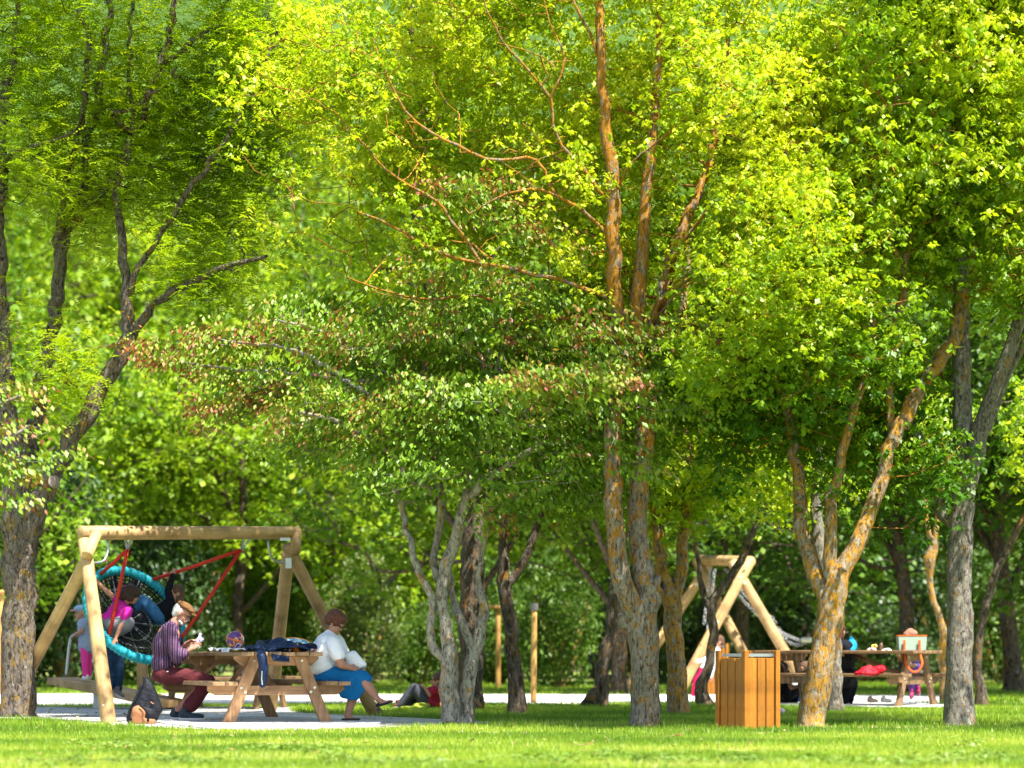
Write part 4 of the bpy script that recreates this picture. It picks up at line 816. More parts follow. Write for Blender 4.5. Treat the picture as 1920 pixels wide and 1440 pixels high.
RR = .61
def ring(u, r=RR, dz=0): return BC + (U3 * math.cos(u) + V3 * math.sin(u)) * r + N3 * dz
mb = MB(); NT = 150; nn = 10                # rope-wrapped ring: the tube swells with every turn of the wrapping
V = []; F = []
for i in range(NT * 2):
    u = 2 * math.pi * i / (NT * 2); c = ring(u); rad = (c - BC).normalized()
    for k in range(nn):
        th = 2 * math.pi * k / nn; rr = .052 + (.007 if ((i + round(k * 4 / nn)) % 4) < 2 else -.002); V.append(c + (rad * math.cos(th) + N3 * math.sin(th)) * rr)
for i in range(NT * 2):
    j = (i + 1) % (NT * 2)
    for k in range(nn): F.append((i * nn + k, i * nn + (k + 1) % nn, j * nn + (k + 1) % nn, j * nn + k))
mb.add(V, F); mb.build('ring', W_teal, root, True)
mb = MB(); mw = MB()
for k in range(56):
    u = 2 * math.pi * k / 56; q = mw if k % 6 == 1 else mb  # every few cords are pale, painting the highlights on the black net
    q.tube([ring(u, RR - .04), ring(u + .06, .3, -.10 - .015), ring(u, .06, -.14)], .009, 4)
for r, dz in ((.55, -.02), (.51, -.03), (.47, -.05), (.43, -.065), (.40, -.075), (.36, -.085), (.33, -.095), (.30, -.10), (.27, -.11), (.24, -.115), (.21, -.12), (.15, -.13), (.10, -.137), (.06, -.14)):
    pts = [ring(2 * math.pi * k / 40 + random.uniform(-.02, .02), r + .012 * (k % 2), dz + random.uniform(-.008, .008)) for k in range(41)]; q = mw if r in (.40, .27) else mb
    q.tube(pts, .008, 4, False)
mb.build('rope_net', M_net, root, True); mw.build('rope_net', M_netw, root, True)
HL = P(239, 1030, 29.0); HR = P(452, 1031, 29.6)
for a, px, py, dy in ((HL, 178, 1092, .05), (HL, 207, 1196, -.42), (HR, 281, 1090, .42), (HR, 333, 1207, -.1)):
    e = P(px, py, YB + dy); d = (e - a); k = min(range(90), key=lambda i: (ring(i * 2 * math.pi / 90) - e).length); e = ring(k * 2 * math.pi / 90)
    m_ = a + (e - a) * .5 + Vector((0, 0, -.01)); mb = MB(); mb.tube([a, m_, e], .021, 10); mb.build('red_rope', W_red, root, True)
def chain(parent, a, b, mat=M_galv, link=.05, r=.006, sag=0.0, name='chain'):
    a = Vector(a); b = Vector(b); n = max(2, int((b - a).length / (link * .72))); mb = MB(); d = (b - a).normalized(); s = d.orthogonal().normalized(); t = d.cross(s)
    for i in range(n):
        u = (i + .5) / n; c = a + (b - a) * u - Vector((0, 0, sag * 4 * u * (1 - u))); w = s if i % 2 else t
        mb.tube([c + d * math.cos(q) * link * .5 + w * math.sin(q) * link * .3 for q in [2 * math.pi * k / 8 for k in range(9)]], r, 5, False)
    return mb.build(name, mat, parent, True)
for off in (-.035, .035):
    chain(root, P(240, 1010, 28.7) + Vector((off, 0, 0)), HL); chain(root, P(455 + 8, 1011, 29.5) + Vector((off, 0, 0)), HR)

# distant log swing
Ys = 44.5; root = thing('log_swing', 'distant pale log swing with chains and X-crossed legs behind the trunks', 'swing', P(1340, 1300, Ys) * Vector((1, 1, 0)), 0) if False else thing('log_swing', 'distant pale log swing with crossed legs and hanging chains', 'swing', (P(1340, 1300, Ys).x, Ys, 0), 0)
log(root, 'top_beam', P(1316, 1050, 46), P(1408, 1053, 43.4), .095, W_pale)
for a, b, n in (((1232, 1375, 43.2), (1408, 1050, 43.4), 0), ((1520, 1306, 43.0), (1372, 1052, 43.5), 0), ((1170, 1302, 45.5), (1330, 1058, 45.9), 0), ((1440, 1318, 44.6), (1306, 1050, 45.9), 0)):
    pa = P(*a); pb = P(*b); d = pb - pa
    if pa.z < -.05 or True: pa = pa + d * ((-.05 - pa.z) / d.z)
    log(root, 'leg', pa, pb, .092, W_pale)
bolts(root, [P(1345, 1166, 43.2), P(1388, 1082, 43.3), P(1396, 1092, 43.3), P(1375, 1058, 43.3), P(1400, 1056, 43.25), P(1306, 1096, 45.7), P(1320, 1094, 45.7)], r=.03)
for x0, y0, x1, y1, s in ((1340, 1068, 1326, 1190, 0), (1332, 1066, 1320, 1170, 0), (1360, 1066, 1450, 1160, .1), (1450, 1160, 1516, 1198, .25), (1380, 1110, 1512, 1204, .15)): chain(root, P(x0, y0, 44.6), P(x1, y1, 44.4), plain('bright_chain', (.35, .35, .37), .5, .1, 10, .3), .09, .006, s)
mb = MB(); mb.tube([P(1505, 1200, 44.4), P(1520, 1200, 44.3)], .05, 8); mb.build('swing_seat', M_bolt, root)

# litter bin of varnished slats
def slat_bin(label, c, yaw, S=.40, H=.70):
    t = thing('litter_bin', label, 'litter bin', c, yaw, 'slatted wooden litter bins'); hs = S / 2
    pm = MB().box((0, 0, (H + .085) / 2 - .02), (.055, .055, H + .105), bev=.004).mesh('post'); pm.materials.append(W_bin)
    for x in (-1, 1):
        for y in (-1, 1): link_mesh('post', pm, None, t, (x * hs, y * hs, 0))
    n = 3; w = (S - .052 - .012 * 4) / 3
    sm = MB().box((0, 0, H / 2), (w, .022, H), bev=.003).mesh('slat'); sm.materials.append(W_bin)
    for k, r in enumerate((0, math.pi / 2, math.pi, -math.pi / 2)):
        R = Matrix.Rotation(r, 3, 'Z')
        for i in range(n): 
            p = R @ Vector(((i - 1) * (w + .012), -hs, random.uniform(-.004, .004))); link_mesh('slat', sm, None, t, p, (0, 0, r))
    for z in (.08, H - .06, H + .03):
        mb = MB()
        for k in range(4):
            a = k * math.pi / 2; R = Matrix.Rotation(a, 3, 'Z'); mb.box(R @ Vector((0, -hs + .03, z)), (S - .02, .006, .03), R)
        mb.build('steel_frame', M_galv, t, local=True)
    mb = MB(); mb.tube([(0, 0, .04), (0, 0, H - .05), (0, 0, H - .05)], [hs - .04, hs - .04, hs - .06], 20); mb.build('liner', plain('bin_liner', (.06, .065, .07), .6), t, local=True)
    return t
bc = G(1404, 1368); slat_bin('slatted orange-brown wooden litter bin on the lawn before the log swing', Vector((bc.x, bc.y + .12, 0)), math.radians(35))
c2 = G(1338, 1302); slat_bin('small far slatted bin glimpsed behind the crooked dark tree', Vector((c2.x, c2.y, 0)), math.radians(20), .34, .8)

# posts
def post(label, px, pyb, pyt, rpx, bar=None, cap=True, name='wooden_post'):
    g = G(px, pyb); t = thing(name, label, 'post', g); top = P(px + (2 if bar is None else 0), pyt, g.y); r = rpx * g.y / FPX
    log(t, 'shaft', g + Vector((0, 0, -.1)), Vector((top.x, top.y, top.z)), r, W_post)
    if bar: log(t, 'crossbar', P(bar[0], bar[2], g.y - .08), P(bar[1], bar[2], g.y - .08), r * .75, W_post)
    elif cap:
        mb = MB(); mb.tube([(top.x, top.y, top.z - .1), (top.x, top.y, top.z)], r * 1.35, 14); mb.build('metal_collar', plain('dark_steel', (.12, .12, .12), .5, metal=.5), t)
W_post = wood('post_wood', (0.50, 0.30, 0.09), (0.34, 0.18, 0.05), 'z')
post('slim round wooden post with a dark collar, right of the forked dark tree', 1000, 1318, 1131, 5.5)
post('slim orange wooden post with a short crossbar, left of the forked dark tree', 934, 1291, 1140, 5, (905, 942, 1138))
post('thick wooden post with a crossbar cut off by the left edge', 2, 1302, 1106, 5, (-40, 8, 1110))

# sloping timber balance ramp with steel rail, behind the basket swing
Yr = 33.8; root = thing('balance_ramp', 'low sloping timber play ramp with bent steel handrail behind the basket swing', 'play ramp', (P(182, 1327, Yr).x, Yr, 0))
a0 = P(116, 1276, 34.1); a1 = P(330, 1320, 33.1); d = (a1 - a0); side = Vector((-d.y, d.x, 0)).normalized(); L_ = d.length
for i in range(5):
    o_ = side * (-.24 + i * .12); mb = MB(); R = d.to_track_quat('X', 'Z').to_matrix(); mb.box((a0 + a1) / 2 + o_, (L_, .112, .09), R, .006); mb.build('deck_plank', W_pale, root)
mb = MB(); mb.box(P(182, 1307, Yr), (.09, .09, .32)); mb.build('steel_foot', M_galv, root)
mb = MB(); mb.box((P(264, 1280, 34.0).x, 34.15, P(264, 1280, 34).z), (.13, .13, .72), bev=.008); mb.build('square_post', W_pale, root)
mb = MB(); mb.tube(curve([P(124, 1268, 33.9), P(127, 1235, 33.9), P(131, 1203, 33.9), P(136, 1192, 33.9), P(150, 1187, 33.9), P(170, 1186, 33.9), P(180, 1196, 33.9), P(182, 1270, 33.9)]), .018, 8); mb.build('handrail', M_galv, root, True)

# ---------------------------------------------------------------- things on and by the near table
M_navy = cloth('navy_fabric', (0.010, 0.022, 0.06), .35, 22, .02, .55)
def sheet(fn, nu, nv, th, name, mat, parent=None, smooth=True):
    """closed cloth of thickness th over fn(u,v) -> Vector"""
    T_ = [[fn(u / nu, v / nv) for v in range(nv + 1)] for u in range(nu + 1)]; V = []; F = []
    for sg in (1, 0):
        for u in range(nu + 1):
            for v in range(nv + 1):
                a = T_[min(u + 1, nu)][v] - T_[max(u - 1, 0)][v]; b = T_[u][min(v + 1, nv)] - T_[u][max(v - 1, 0)]; n = a.cross(b).normalized(); V.append(T_[u][v] + n * th * (sg - .5))
    K = (nu + 1) * (nv + 1); w = nv + 1
    for u in range(nu):
        for v in range(nv):
            q = (u * w + v, (u + 1) * w + v, (u + 1) * w + v + 1, u * w + v + 1); F.append(q); F.append(tuple(i + K for i in q)[::-1])
    bd_ = [(u * w) for u in range(nu + 1)] + [nu * w + v for v in range(1, nv + 1)] + [u * w + nv for u in range(nu - 1, -1, -1)] + [v for v in range(nv - 1, 0, -1)]
    for i in range(len(bd_)): a, b = bd_[i], bd_[(i + 1) % len(bd_)]; F.append((b, a, a + K, b + K))
    mb = MB(); mb.add(V, F); o = mb.build(name, mat, parent, smooth); return o
def blobmesh(name, prims, mat, parent=None, voxel=.012, smooth=3, decimate=1.0):
    bm = bmesh.new()
    for p in prims:
        if p[0] == 'c':      # tapered capsule
            _, a, ra, b, rb = p[:5]; a = Vector(a); b = Vector(b); d = b - a; L = max(d.length, 1e-4)
            q = Vector((0, 0, 1)).rotation_difference(d).to_matrix().to_4x4() if d.length > 1e-5 else Matrix()
            bmesh.ops.create_icosphere(bm, subdivisions=2, radius=ra, matrix=Matrix.Translation(a)); bmesh.ops.create_icosphere(bm, subdivisions=2, radius=rb, matrix=Matrix.Translation(b))
            bmesh.ops.create_cone(bm, cap_ends=True, segments=14, radius1=ra, radius2=rb, depth=L, matrix=Matrix.Translation((a + b) / 2) @ q)
        elif p[0] == 'e':    # ellipsoid: centre, axes x,y,z as vectors
            _, c, ax, ay, az = p; M = Matrix((ax, ay, az)).transposed().to_4x4(); M.translation = Vector(c); bmesh.ops.create_icosphere(bm, subdivisions=3, radius=1.0, matrix=M)
        elif p[0] == 'h':    # convex hull of points, each grown by r
            vs_ = []
            for c in p[1]:
                for dx in (-1, 1):
                    for dy in (-1, 1):
                        for dz in (-1, 1): vs_.append(bm.verts.new(Vector(c) + Vector((dx, dy, dz)) * p[2]))
            r_ = bmesh.ops.convex_hull(bm, input=vs_); bmesh.ops.delete(bm, geom=[v for v in vs_ if v.is_valid and not v.link_faces], context='VERTS')
        elif p[0] == 'b':
            _, c, size, R = p; M = (R.to_4x4() if R is not None else Matrix()) @ Matrix.Diagonal((*size, 1)); M.translation = Vector(c); bmesh.ops.create_cube(bm, size=1.0, matrix=M)
    bmesh.ops.recalc_face_normals(bm, faces=bm.faces[:])
    me = bpy.data.meshes.new('tmp'); bm.to_mesh(me); bm.free(); o = bpy.data.objects.new('tmp', me); COL.objects.link(o)
    r = o.modifiers.new('r', 'REMESH'); r.mode = 'VOXEL'; r.voxel_size = voxel
    if smooth: s_ = o.modifiers.new('s', 'SMOOTH'); s_.iterations = smooth; s_.factor = .5
    if decimate < 1: d_ = o.modifiers.new('d', 'DECIMATE'); d_.ratio = decimate
    dg = bpy.context.evaluated_depsgraph_get(); ev = o.evaluated_get(dg); nm = bpy.data.meshes.new_from_object(ev); nm.name = name
    bpy.data.objects.remove(o); bpy.data.meshes.remove(me); off = ORG.get(parent.name, Vector()) if parent is not None else Vector()
    co = np.empty(len(nm.vertices) * 3, np.float32); nm.vertices.foreach_get('co', co); co = co.reshape(-1, 3) - np.array(off, np.float32); nm.vertices.foreach_set('co', co.ravel())
    nm.materials.clear(); nm.shade_smooth(); nm.update(); return link_mesh(name, nm, mat, parent)

# ball
m, nt, out = newmat('printed_ball'); b = principled(nt, out, .35, .5); mp = coords(nt); w = nt.nodes.new('ShaderNodeTexNoise'); w.inputs['Scale'].default_value = 9; w.inputs['Detail'].default_value = 1; nt.links.new(mp.outputs[0], w.inputs[0])
r = ramp(nt, [(0, (.10, .03, .16)), (.47, (.70, .28, .02)), (.53, (.10, .03, .16)), (.60, (.6, .55, .6)), (.66, (.13, .04, .2))], 'CONSTANT'); nt.links.new(w.outputs[0], r.inputs[0]); nt.links.new(r.outputs[0], b.inputs['Base Color'])
bp = TT(-.30, .52); R_ = .098; YL = plain('yellow_plastic', (.75, .5, .06), .4, .05)
t = thing('ball', 'purple, orange and white children\'s ball standing on the near picnic table', 'ball', bp + Vector((0, 0, .03)))
mb = MB(); mb.sphere(bp + Vector((0, 0, R_ + .025)), R_, 28, 18); mb.build('shell', m, t, True)
mb = MB(); c = bp + Vector((0, 0, R_ + .025)); pts = [c + (Vector((math.cos(u), 0, -.35 * math.cos(u))) * R_ * .99 + Vector((0, math.sin(u), 0)) * R_ * 1.0).normalized() * R_ for u in [k * 2 * math.pi / 30 for k in range(31)]]
mb.tube(pts, .009, 5, False); mb.build('orange_band', plain('orange_print', (.72, .13, .02), .4), t, True)
t = thing('plastic_tub', 'yellow plastic tray under the printed ball', 'tray', bp)
mb = MB(); mb.tube([bp, bp + Vector((0, 0, .018)), bp + Vector((0, 0, .028))], [.075, .09, .092], 24); mb.build('tray_body', YL, t, True)
# frisbee-like dish leaning on clothes, orange toy, sweets
dc = TT(.30, .18) + Vector((-.02, 0, .085)); t = thing('round_board', 'orange-rimmed round board with blue swirls lying on the dark clothes', 'toy', dc)
Rm = Matrix.Rotation(.16, 3, 'Y') @ Matrix.Rotation(.35, 3, 'X'); mb = MB()
m, nt, out = newmat('blue_swirl'); b = principled(nt, out, .5); mp = coords(nt); w = noise(nt, mp, 12, 2); r = ramp(nt, [(.42, (.7, .72, .7)), (.47, (.05, .3, .5)), (.6, (.08, .4, .55)), (.64, (.75, .75, .72))], 'CONSTANT'); nt.links.new(w.outputs[0], r.inputs[0]); nt.links.new(r.outputs[0], b.inputs[0])
mb.tube([dc + Rm @ Vector((0, 0, z)) for z in (-.006, .006)], .15, 28); mb.build('disc', m, t)
mb = MB(); mb.tube([dc + Rm @ Vector((math.cos(u) * .155, math.sin(u) * .155, 0)) for u in [k * math.pi / 16 for k in range(33)]], .013, 6, False); mb.build('rim', plain('orange_rim', (.75, .33, .08), .5), t, True)
oc = TT(.22, -.02) + Vector((0, 0, .038)); t = thing('toy_pumpkin', 'small round orange toy below the round board', 'toy', oc - Vector((0, 0, .04))); mb = MB()
for k in range(8): a = k * math.pi / 4; mb.sphere(oc + Vector((math.cos(a) * .02, math.sin(a) * .02, 0)), (.028, .028, .038), 8, 6)
mb.build('shell', plain('orange_toy', (.8, .22, .01), .45), t, True)
mb = MB(); mb.tube([oc + Vector((0, 0, .03)), oc + Vector((.01, 0, .05))], .006, 5); mb.build('stalk', YL, t)
random.seed(5)
for k, (x, y, cc) in enumerate([(.06, .0, (.75, .72, .72)), (.13, .03, (.7, .5, .55)), (.33, -.08, (.6, .5, .45)), (.38, -.02, (.5, .1, .1))]):
    p = TT(x, y); o = blobmesh('wrapper', [('e', p + Vector((0, 0, .015)), Vector((.04, 0, 0)), Vector((0, .03, 0)), Vector((.005, 0, .018))), ('e', p + Vector((.035, 0, .02)), Vector((.02, 0, .006)), Vector((0, .02, 0)), Vector((0, 0, .012)))], cloth('wrapper_%s' % 'abcd'[k], cc, .2, 40, .01, .4), None, .008, 1)
    tag(o, ['pale crumpled wrapper left of the orange toy', 'pinkish crumpled wrapper touching the orange toy', 'beige wrapper right of the orange toy', 'dark red wrapper by the black clothes'][k], 'wrapper')
# clothes heap and jacket with hanging sleeve
jk = thing('jacket', 'navy jacket lying on the near table, one zipped sleeve hanging over its edge', 'jacket', TT(-.05, .0))
random.seed(9)
def fold(u, v): return .010 * math.sin(u * 17 + v * 5) + .012 * math.sin(v * 13 - u * 7 + 1)
def body_fn(u, v):
    x = -.28 + u * .60; y = -.17 + v * .40 + .05 * math.sin(u * 6); p = TT(x, y); h = .02 + .085 * math.exp(-((u - .62) / .22) ** 2) * (.5 + .5 * v) + .03 * v; return p + Vector((0, 0, h + fold(u, v)))
sheet(body_fn, 26, 16, .022, 'body', M_navy, jk)
slv = [P(488, 1208, 27.0), P(488, 1220, 26.75), P(491, 1232, 26.62), P(494, 1250, 26.62), P(494, 1268, 26.62), P(492, 1283, 26.63)]
blobmesh('sleeve', [('c', slv[i], [.05, .055, .052, .05, .045, .04][i], slv[i + 1], [.055, .052, .05, .045, .04, .036][i]) for i in range(5)], M_navy, jk, .01, 4)
fl = [P(512, 1216, 26.9), P(520, 1226, 26.66), P(527, 1234, 26.62)]
sheet(lambda u, v: (P(503, 1217, 26.85) * (1 - u) + P(541, 1219, 27.0) * u) * (1 - v) + (P(514, 1238, 26.6) * (1 - u) + P(543, 1240, 26.72) * u) * v + Vector((0, -.03 * math.sin(v * 2.5) + fold(u, v) * .8, 0)), 12, 10, .02, 'flap', M_navy, jk)
mb = MB(); mb.tube([P(491.5, 1258, 26.56), P(490.5, 1272, 26.57), P(492, 1284, 26.58)], .006, 5); mb.build('zip', M_bolt, jk)
heap = [('e', TT(.28, .22) + Vector((0, 0, .04)), Vector((.17, 0, 0)), Vector((0, .14, 0)), Vector((0, 0, .06))), ('e', TT(.40, .12) + Vector((0, 0, .04)), Vector((.09, 0, .01)), Vector((0, .1, 0)), Vector((0, 0, .055))), ('e', TT(.05, .3) + Vector((0, 0, .06)), Vector((.14, 0, 0)), Vector((0, .14, 0)), Vector((0, 0, .075)))]
o = blobmesh('dark_clothes', heap, cloth('black_clothes', (.008, .014, .03), .4, 25, .03), None, .012, 2); tag(o, 'heap of dark navy clothes under the round board on the near table', 'clothes')
M_paper = cloth('white_plastic', (.72, .72, .72), .08, 30, .015, .4)
random.seed(3)
o = sheet(lambda u, v: TT(-.43 + u * .30, .40 + v * .75) + Vector((0, 0, .012 + .018 * abs(math.sin(u * 9 + v * 7)) + .012 * math.sin(v * 21) - (.05 if u < .06 and v < .25 else 0))), 18, 26, .004, 'plastic_bag', M_paper); tag(o, 'crumpled white plastic bag spread on the table before the man', 'bag')
# bag under the table end by the woman
o = blobmesh('dark_bag', [('e', P(592, 1263, 27.9), Vector((.10, 0, 0)), Vector((0, .12, 0)), Vector((0, 0, .14))), ('e', P(586, 1275, 27.9), Vector((.09, 0, 0)), Vector((0, .12, 0)), Vector((0, 0, .08)))], cloth('purple_black', (.03, .02, .04), .3, 18, .03), None, .015, 2); o['label'] = 'dark bag on the bench behind the seated woman\'s back'; o['category'] = 'bag'

# backpack
YP = 26.75; bpk = thing('backpack', 'black backpack with tan leather base slumped against the man\'s bench', 'backpack', G(262, 1360)); q = lambda x, y, d=0: P(x, y, YP + d)
M_bp = cloth('black_nylon', (.009, .010, .014), .3, 20, .02, .6); M_tan = cloth('tan_leather', (.34, .15, .07), .25, 18, .01, .5)
blobmesh('bag_body', [('c', q(276, 1284), .055, q(262, 1335), .12), ('c', q(262, 1335), .12, q(282, 1340), .10), ('c', q(284, 1300), .06, q(292, 1330), .075), ('c', q(274, 1276), .035, q(281, 1292), .06), ('e', q(256, 1348), Vector((.09, 0, 0)), Vector((0, .12, 0)), Vector((0, 0, .06)))], M_bp, bpk, .014, 4)
blobmesh('leather_pocket', [('c', q(262, 1335, -.05), .092, q(256, 1350, -.05), .072), ('c', q(256, 1350, -.05), .07, q(284, 1352, -.04), .05)], M_tan, bpk, .012, 3)
for pts in ([q(266, 1284, -.07), q(254, 1310, -.09), q(243, 1332, -.09), q(239, 1350, -.08), q(246, 1358, -.1)], [q(276, 1274), q(270, 1270), q(272, 1278)], [q(262, 1322, -.145), q(272, 1330, -.15), q(278, 1342, -.14), q(277, 1353, -.12)]):
    mb = MB(); mb.tube(curve(pts, .03), .013, 6, squash=.5); mb.build('strap', M_bp, bpk, True)
mb = MB(); mb.tube([q(282, 1316, -.09), q(288, 1320, -.09)], .006, 5); mb.build('zip_pull', M_tan, bpk)

# things on the farther table
tb = thing('tote_bag', 'pale green-and-cream checked tote bag with long orange handles', 'bag', T2(-.02, -.02)); c0 = P(1709, 1207, 34.3)
m, nt, out = newmat('checked_fabric'); b = principled(nt, out, .9, .1); mp = coords(nt); ck = nt.nodes.new('ShaderNodeTexChecker'); ck.inputs['Scale'].default_value = 55; nt.links.new(mp.outputs[0], ck.inputs[0]); ck.inputs[1].default_value = (.36, .42, .36, 1); ck.inputs[2].default_value = (.20, .30, .25, 1); nt.links.new(ck.outputs[0], b.inputs[0])
mb = MB(); zt = P(0, 1192, 34.3).z; zb = .772; w = .19
V = [(c0.x + sx * w * (1 if z else .93), c0.y + sy * .11, zt if z else zb) for z in (0, 1) for sx, sy in ((-1, -1), (1, -1), (1, 1), (-1, 1))]
Vi = [(c0.x + sx * w * .96, c0.y + sy * .10, zt) for sx, sy in ((-1, -1), (1, -1), (1, 1), (-1, 1))] + [(c0.x + sx * w * .9, c0.y + sy * .09, zt - .1) for sx, sy in ((-1, -1), (1, -1), (1, 1), (-1, 1))]
mb.add(V + Vi, [(0, 3, 2, 1)] + [(i, (i + 1) % 4, (i + 1) % 4 + 4, i + 4) for i in range(4)] + [(4 + i, 4 + (i + 1) % 4, 8 + (i + 1) % 4, 8 + i) for i in range(4)] + [(8 + i, 8 + (i + 1) % 4, 12 + (i + 1) % 4, 12 + i) for i in range(4)] + [(12, 13, 14, 15)])
mb.build('bag_body', m, tb)
M_or = cloth('orange_strap', (.62, .10, .02), .15, 20, .004)
mb = MB(); mb.tube(curve([P(1696, 1200, 34.16), P(1696, 1225, 34.13), P(1698, 1243, 34.02), P(1709, 1258, 34.0), P(1722, 1258, 34.0), P(1729, 1243, 34.02), P(1725, 1225, 34.13), P(1724, 1200, 34.16)], .03), .016, 6, squash=.5); mb.build('handle', M_or, tb, True)
mb = MB(); mb.tube([Vector((c0.x + sx * w, c0.y + sy * .11, zt)) for sx, sy in ((-1, -1), (1, -1), (1, 1), (-1, 1), (-1, -1))], .007, 6); mb.build('rim_binding', M_or, tb)
o = blobmesh('pink_cloth', [('c', P(1700, 1190, 34.3), .05, P(1714, 1188, 34.3), .05), ('c', P(1704, 1184, 34.3), .04, P(1708, 1182, 34.3), .035)], cloth('pink_cotton', (.30, .14, .10), .2, 30, .02), None, .014, 2); tag(o, 'crumpled pink cloth sticking out of the orange-handled bag', 'cloth')
M_b = [cloth('pale_pink', (.6, .42, .4), .2, 30, .02), plain('yellow_snack', (.75, .55, .12), .5), plain('cardboard', (.42, .26, .13), .8), cloth('white_pack', (.7, .66, .6), .1, 30, .02)]
for x, y, rx, rz, k, lab in ((1634, 1219, .07, .035, 0, 'pink crumpled packet at the left of the food on the farther table'), (1638, 1212, .04, .03, 1, 'yellow snack packet on the farther table'), (1662, 1220, .075, .03, 3, 'white and beige pack beside the yellow snack packet'), (1650, 1223, .12, .015, 2, 'flat brown cardboard tray on the farther table')):
    o = blobmesh('snack_packet', [('e', P(x, y, 34.9), Vector((rx, 0, .004)), Vector((0, rx * .8, 0)), Vector((0, 0, rz))), ('e', P(x + 4, y - 1, 34.85), Vector((rx * .6, 0, -.01)), Vector((0, rx * .7, 0)), Vector((0, 0, rz * .9)))], M_b[k], None, .01, 1); tag(o, lab, 'snack packet')
o = blobmesh('drink_bottle', [('c', P(1651, 1218, 35.0), .03, P(1652, 1210, 35.0), .028), ('c', P(1652, 1210, 35.0), .014, P(1653, 1206, 35.0), .014)], plain('dark_bottle', (.12, .06, .04), .3), None, .008, 1); tag(o, 'small dark bottle standing among the snacks on the farther table', 'bottle')
M_rb = cloth('red_plastic', (.42, .008, .02), .2, 25, .03, .25)
o = blobmesh('red_bag', [('e', P(1625, 1262, 33.9), Vector((.17, 0, 0)), Vector((0, .12, 0)), Vector((0, 0, .04))), ('c', P(1618, 1258, 33.9), .05, P(1630, 1254, 33.9), .055), ('c', P(1645, 1257, 33.9), .065, P(1653, 1255, 33.9), .06), ('c', P(1604, 1265, 33.9), .025, P(1612, 1262, 33.9), .03)], M_rb, None, .014, 1); tag(o, 'shiny red plastic bag on the near bench of the farther table', 'bag')
bb = thing('blue_backpack', 'bright blue rounded backpack on the farther table beside the black-clad person', 'backpack', P(1596, 1222, 34.9)); M_bl = cloth('bright_blue', (.01, .25, .55), .15, 20, .02, .6)
blobmesh('bag_body', [('e', P(1597, 1211, 34.9), Vector((.075, 0, 0)), Vector((0, .07, 0)), Vector((0, 0, .095))), ('e', P(1594, 1218, 34.85), Vector((.07, 0, 0)), Vector((0, .08, 0)), Vector((0, 0, .05)))], M_bl, bb, .012, 2)
mb = MB(); mb.tube(curve([P(1592, 1199, 34.9), P(1596, 1195, 34.9), P(1601, 1199, 34.9)], .02), .007, 5); mb.build('carry_loop', M_bl, bb, True)
for x, y, c_, lab in ((1637, 1322, (.62, .45, .38), 'small pale brown shoe lying under the farther table'), (1662, 1324, (.72, .7, .68), 'small white shoe lying under the farther table')):
    Yq = 35.0; o = blobmesh('small_shoe', [('c', P(x - 7, y, Yq) * Vector((1, 1, 0)) + Vector((0, 0, .085)), .035, P(x + 7, y, Yq) * Vector((1, 1, 0)) + Vector((0, 0, .078)), .028), ('c', P(x - 7, y, Yq) * Vector((1, 1, 0)) + Vector((0, 0, .10)), .033, P(x - 5, y, Yq) * Vector((1, 1, 0)) + Vector((0, 0, .12)), .03)], cloth('shoe_' + lab.split()[1], c_, .1, 30, .005), None, .01, 1); tag(o, lab, 'shoe')
g = G(1466, 1342); o = blobmesh('pink_ball', [('e', g + Vector((0, 0, .045)), Vector((.045, 0, 0)), Vector((0, .045, 0)), Vector((0, 0, .045))), ('e', g + Vector((-.03, 0, .04)), Vector((.04, 0, 0)), Vector((0, .04, 0)), Vector((0, 0, .035)))], cloth('pale_pink_cloth', (.8, .55, .6), .1, 30, .02), None, .012, 1); tag(o, 'small pale pink bundle on the grass right of the wooden bin', 'bundle')
# twigs on the lawn
for px, py, lab in ((1100, 1404, 'forked dry twig lying on the sunlit lawn in front of the central trunk'), (1270, 1386, 'short brown twig on the grass between trunk and bin')):
    t = thing('fallen_twig', lab, 'twig', G(px, py)); g = G(px, py) + Vector((0, 0, .03)); mb = MB()
    mb.tube(curve([g + Vector((-.09, 0, -.01)), g + Vector((-.03, .02, .0)), g + Vector((.03, 0, .015)), g + Vector((.06, .01, .035))], .02), [.006] * 1 + [.006], 5) if False else mb.tube([g + Vector((-.09, 0, -.01)), g + Vector((-.03, .02, .0)), g + Vector((.03, 0, .015)), g + Vector((.06, .01, .035))], [.006, .007, .005, .003], 5)
    mb.build('stick', B_stem, t, True); mb = MB(); mb.tube([g + Vector((-.02, .02, 0)), g + Vector((.02, -.03, .0)), g + Vector((.05, -.05, .01))], [.005, .004, .002], 5); mb.build('fork', B_stem, t, True)
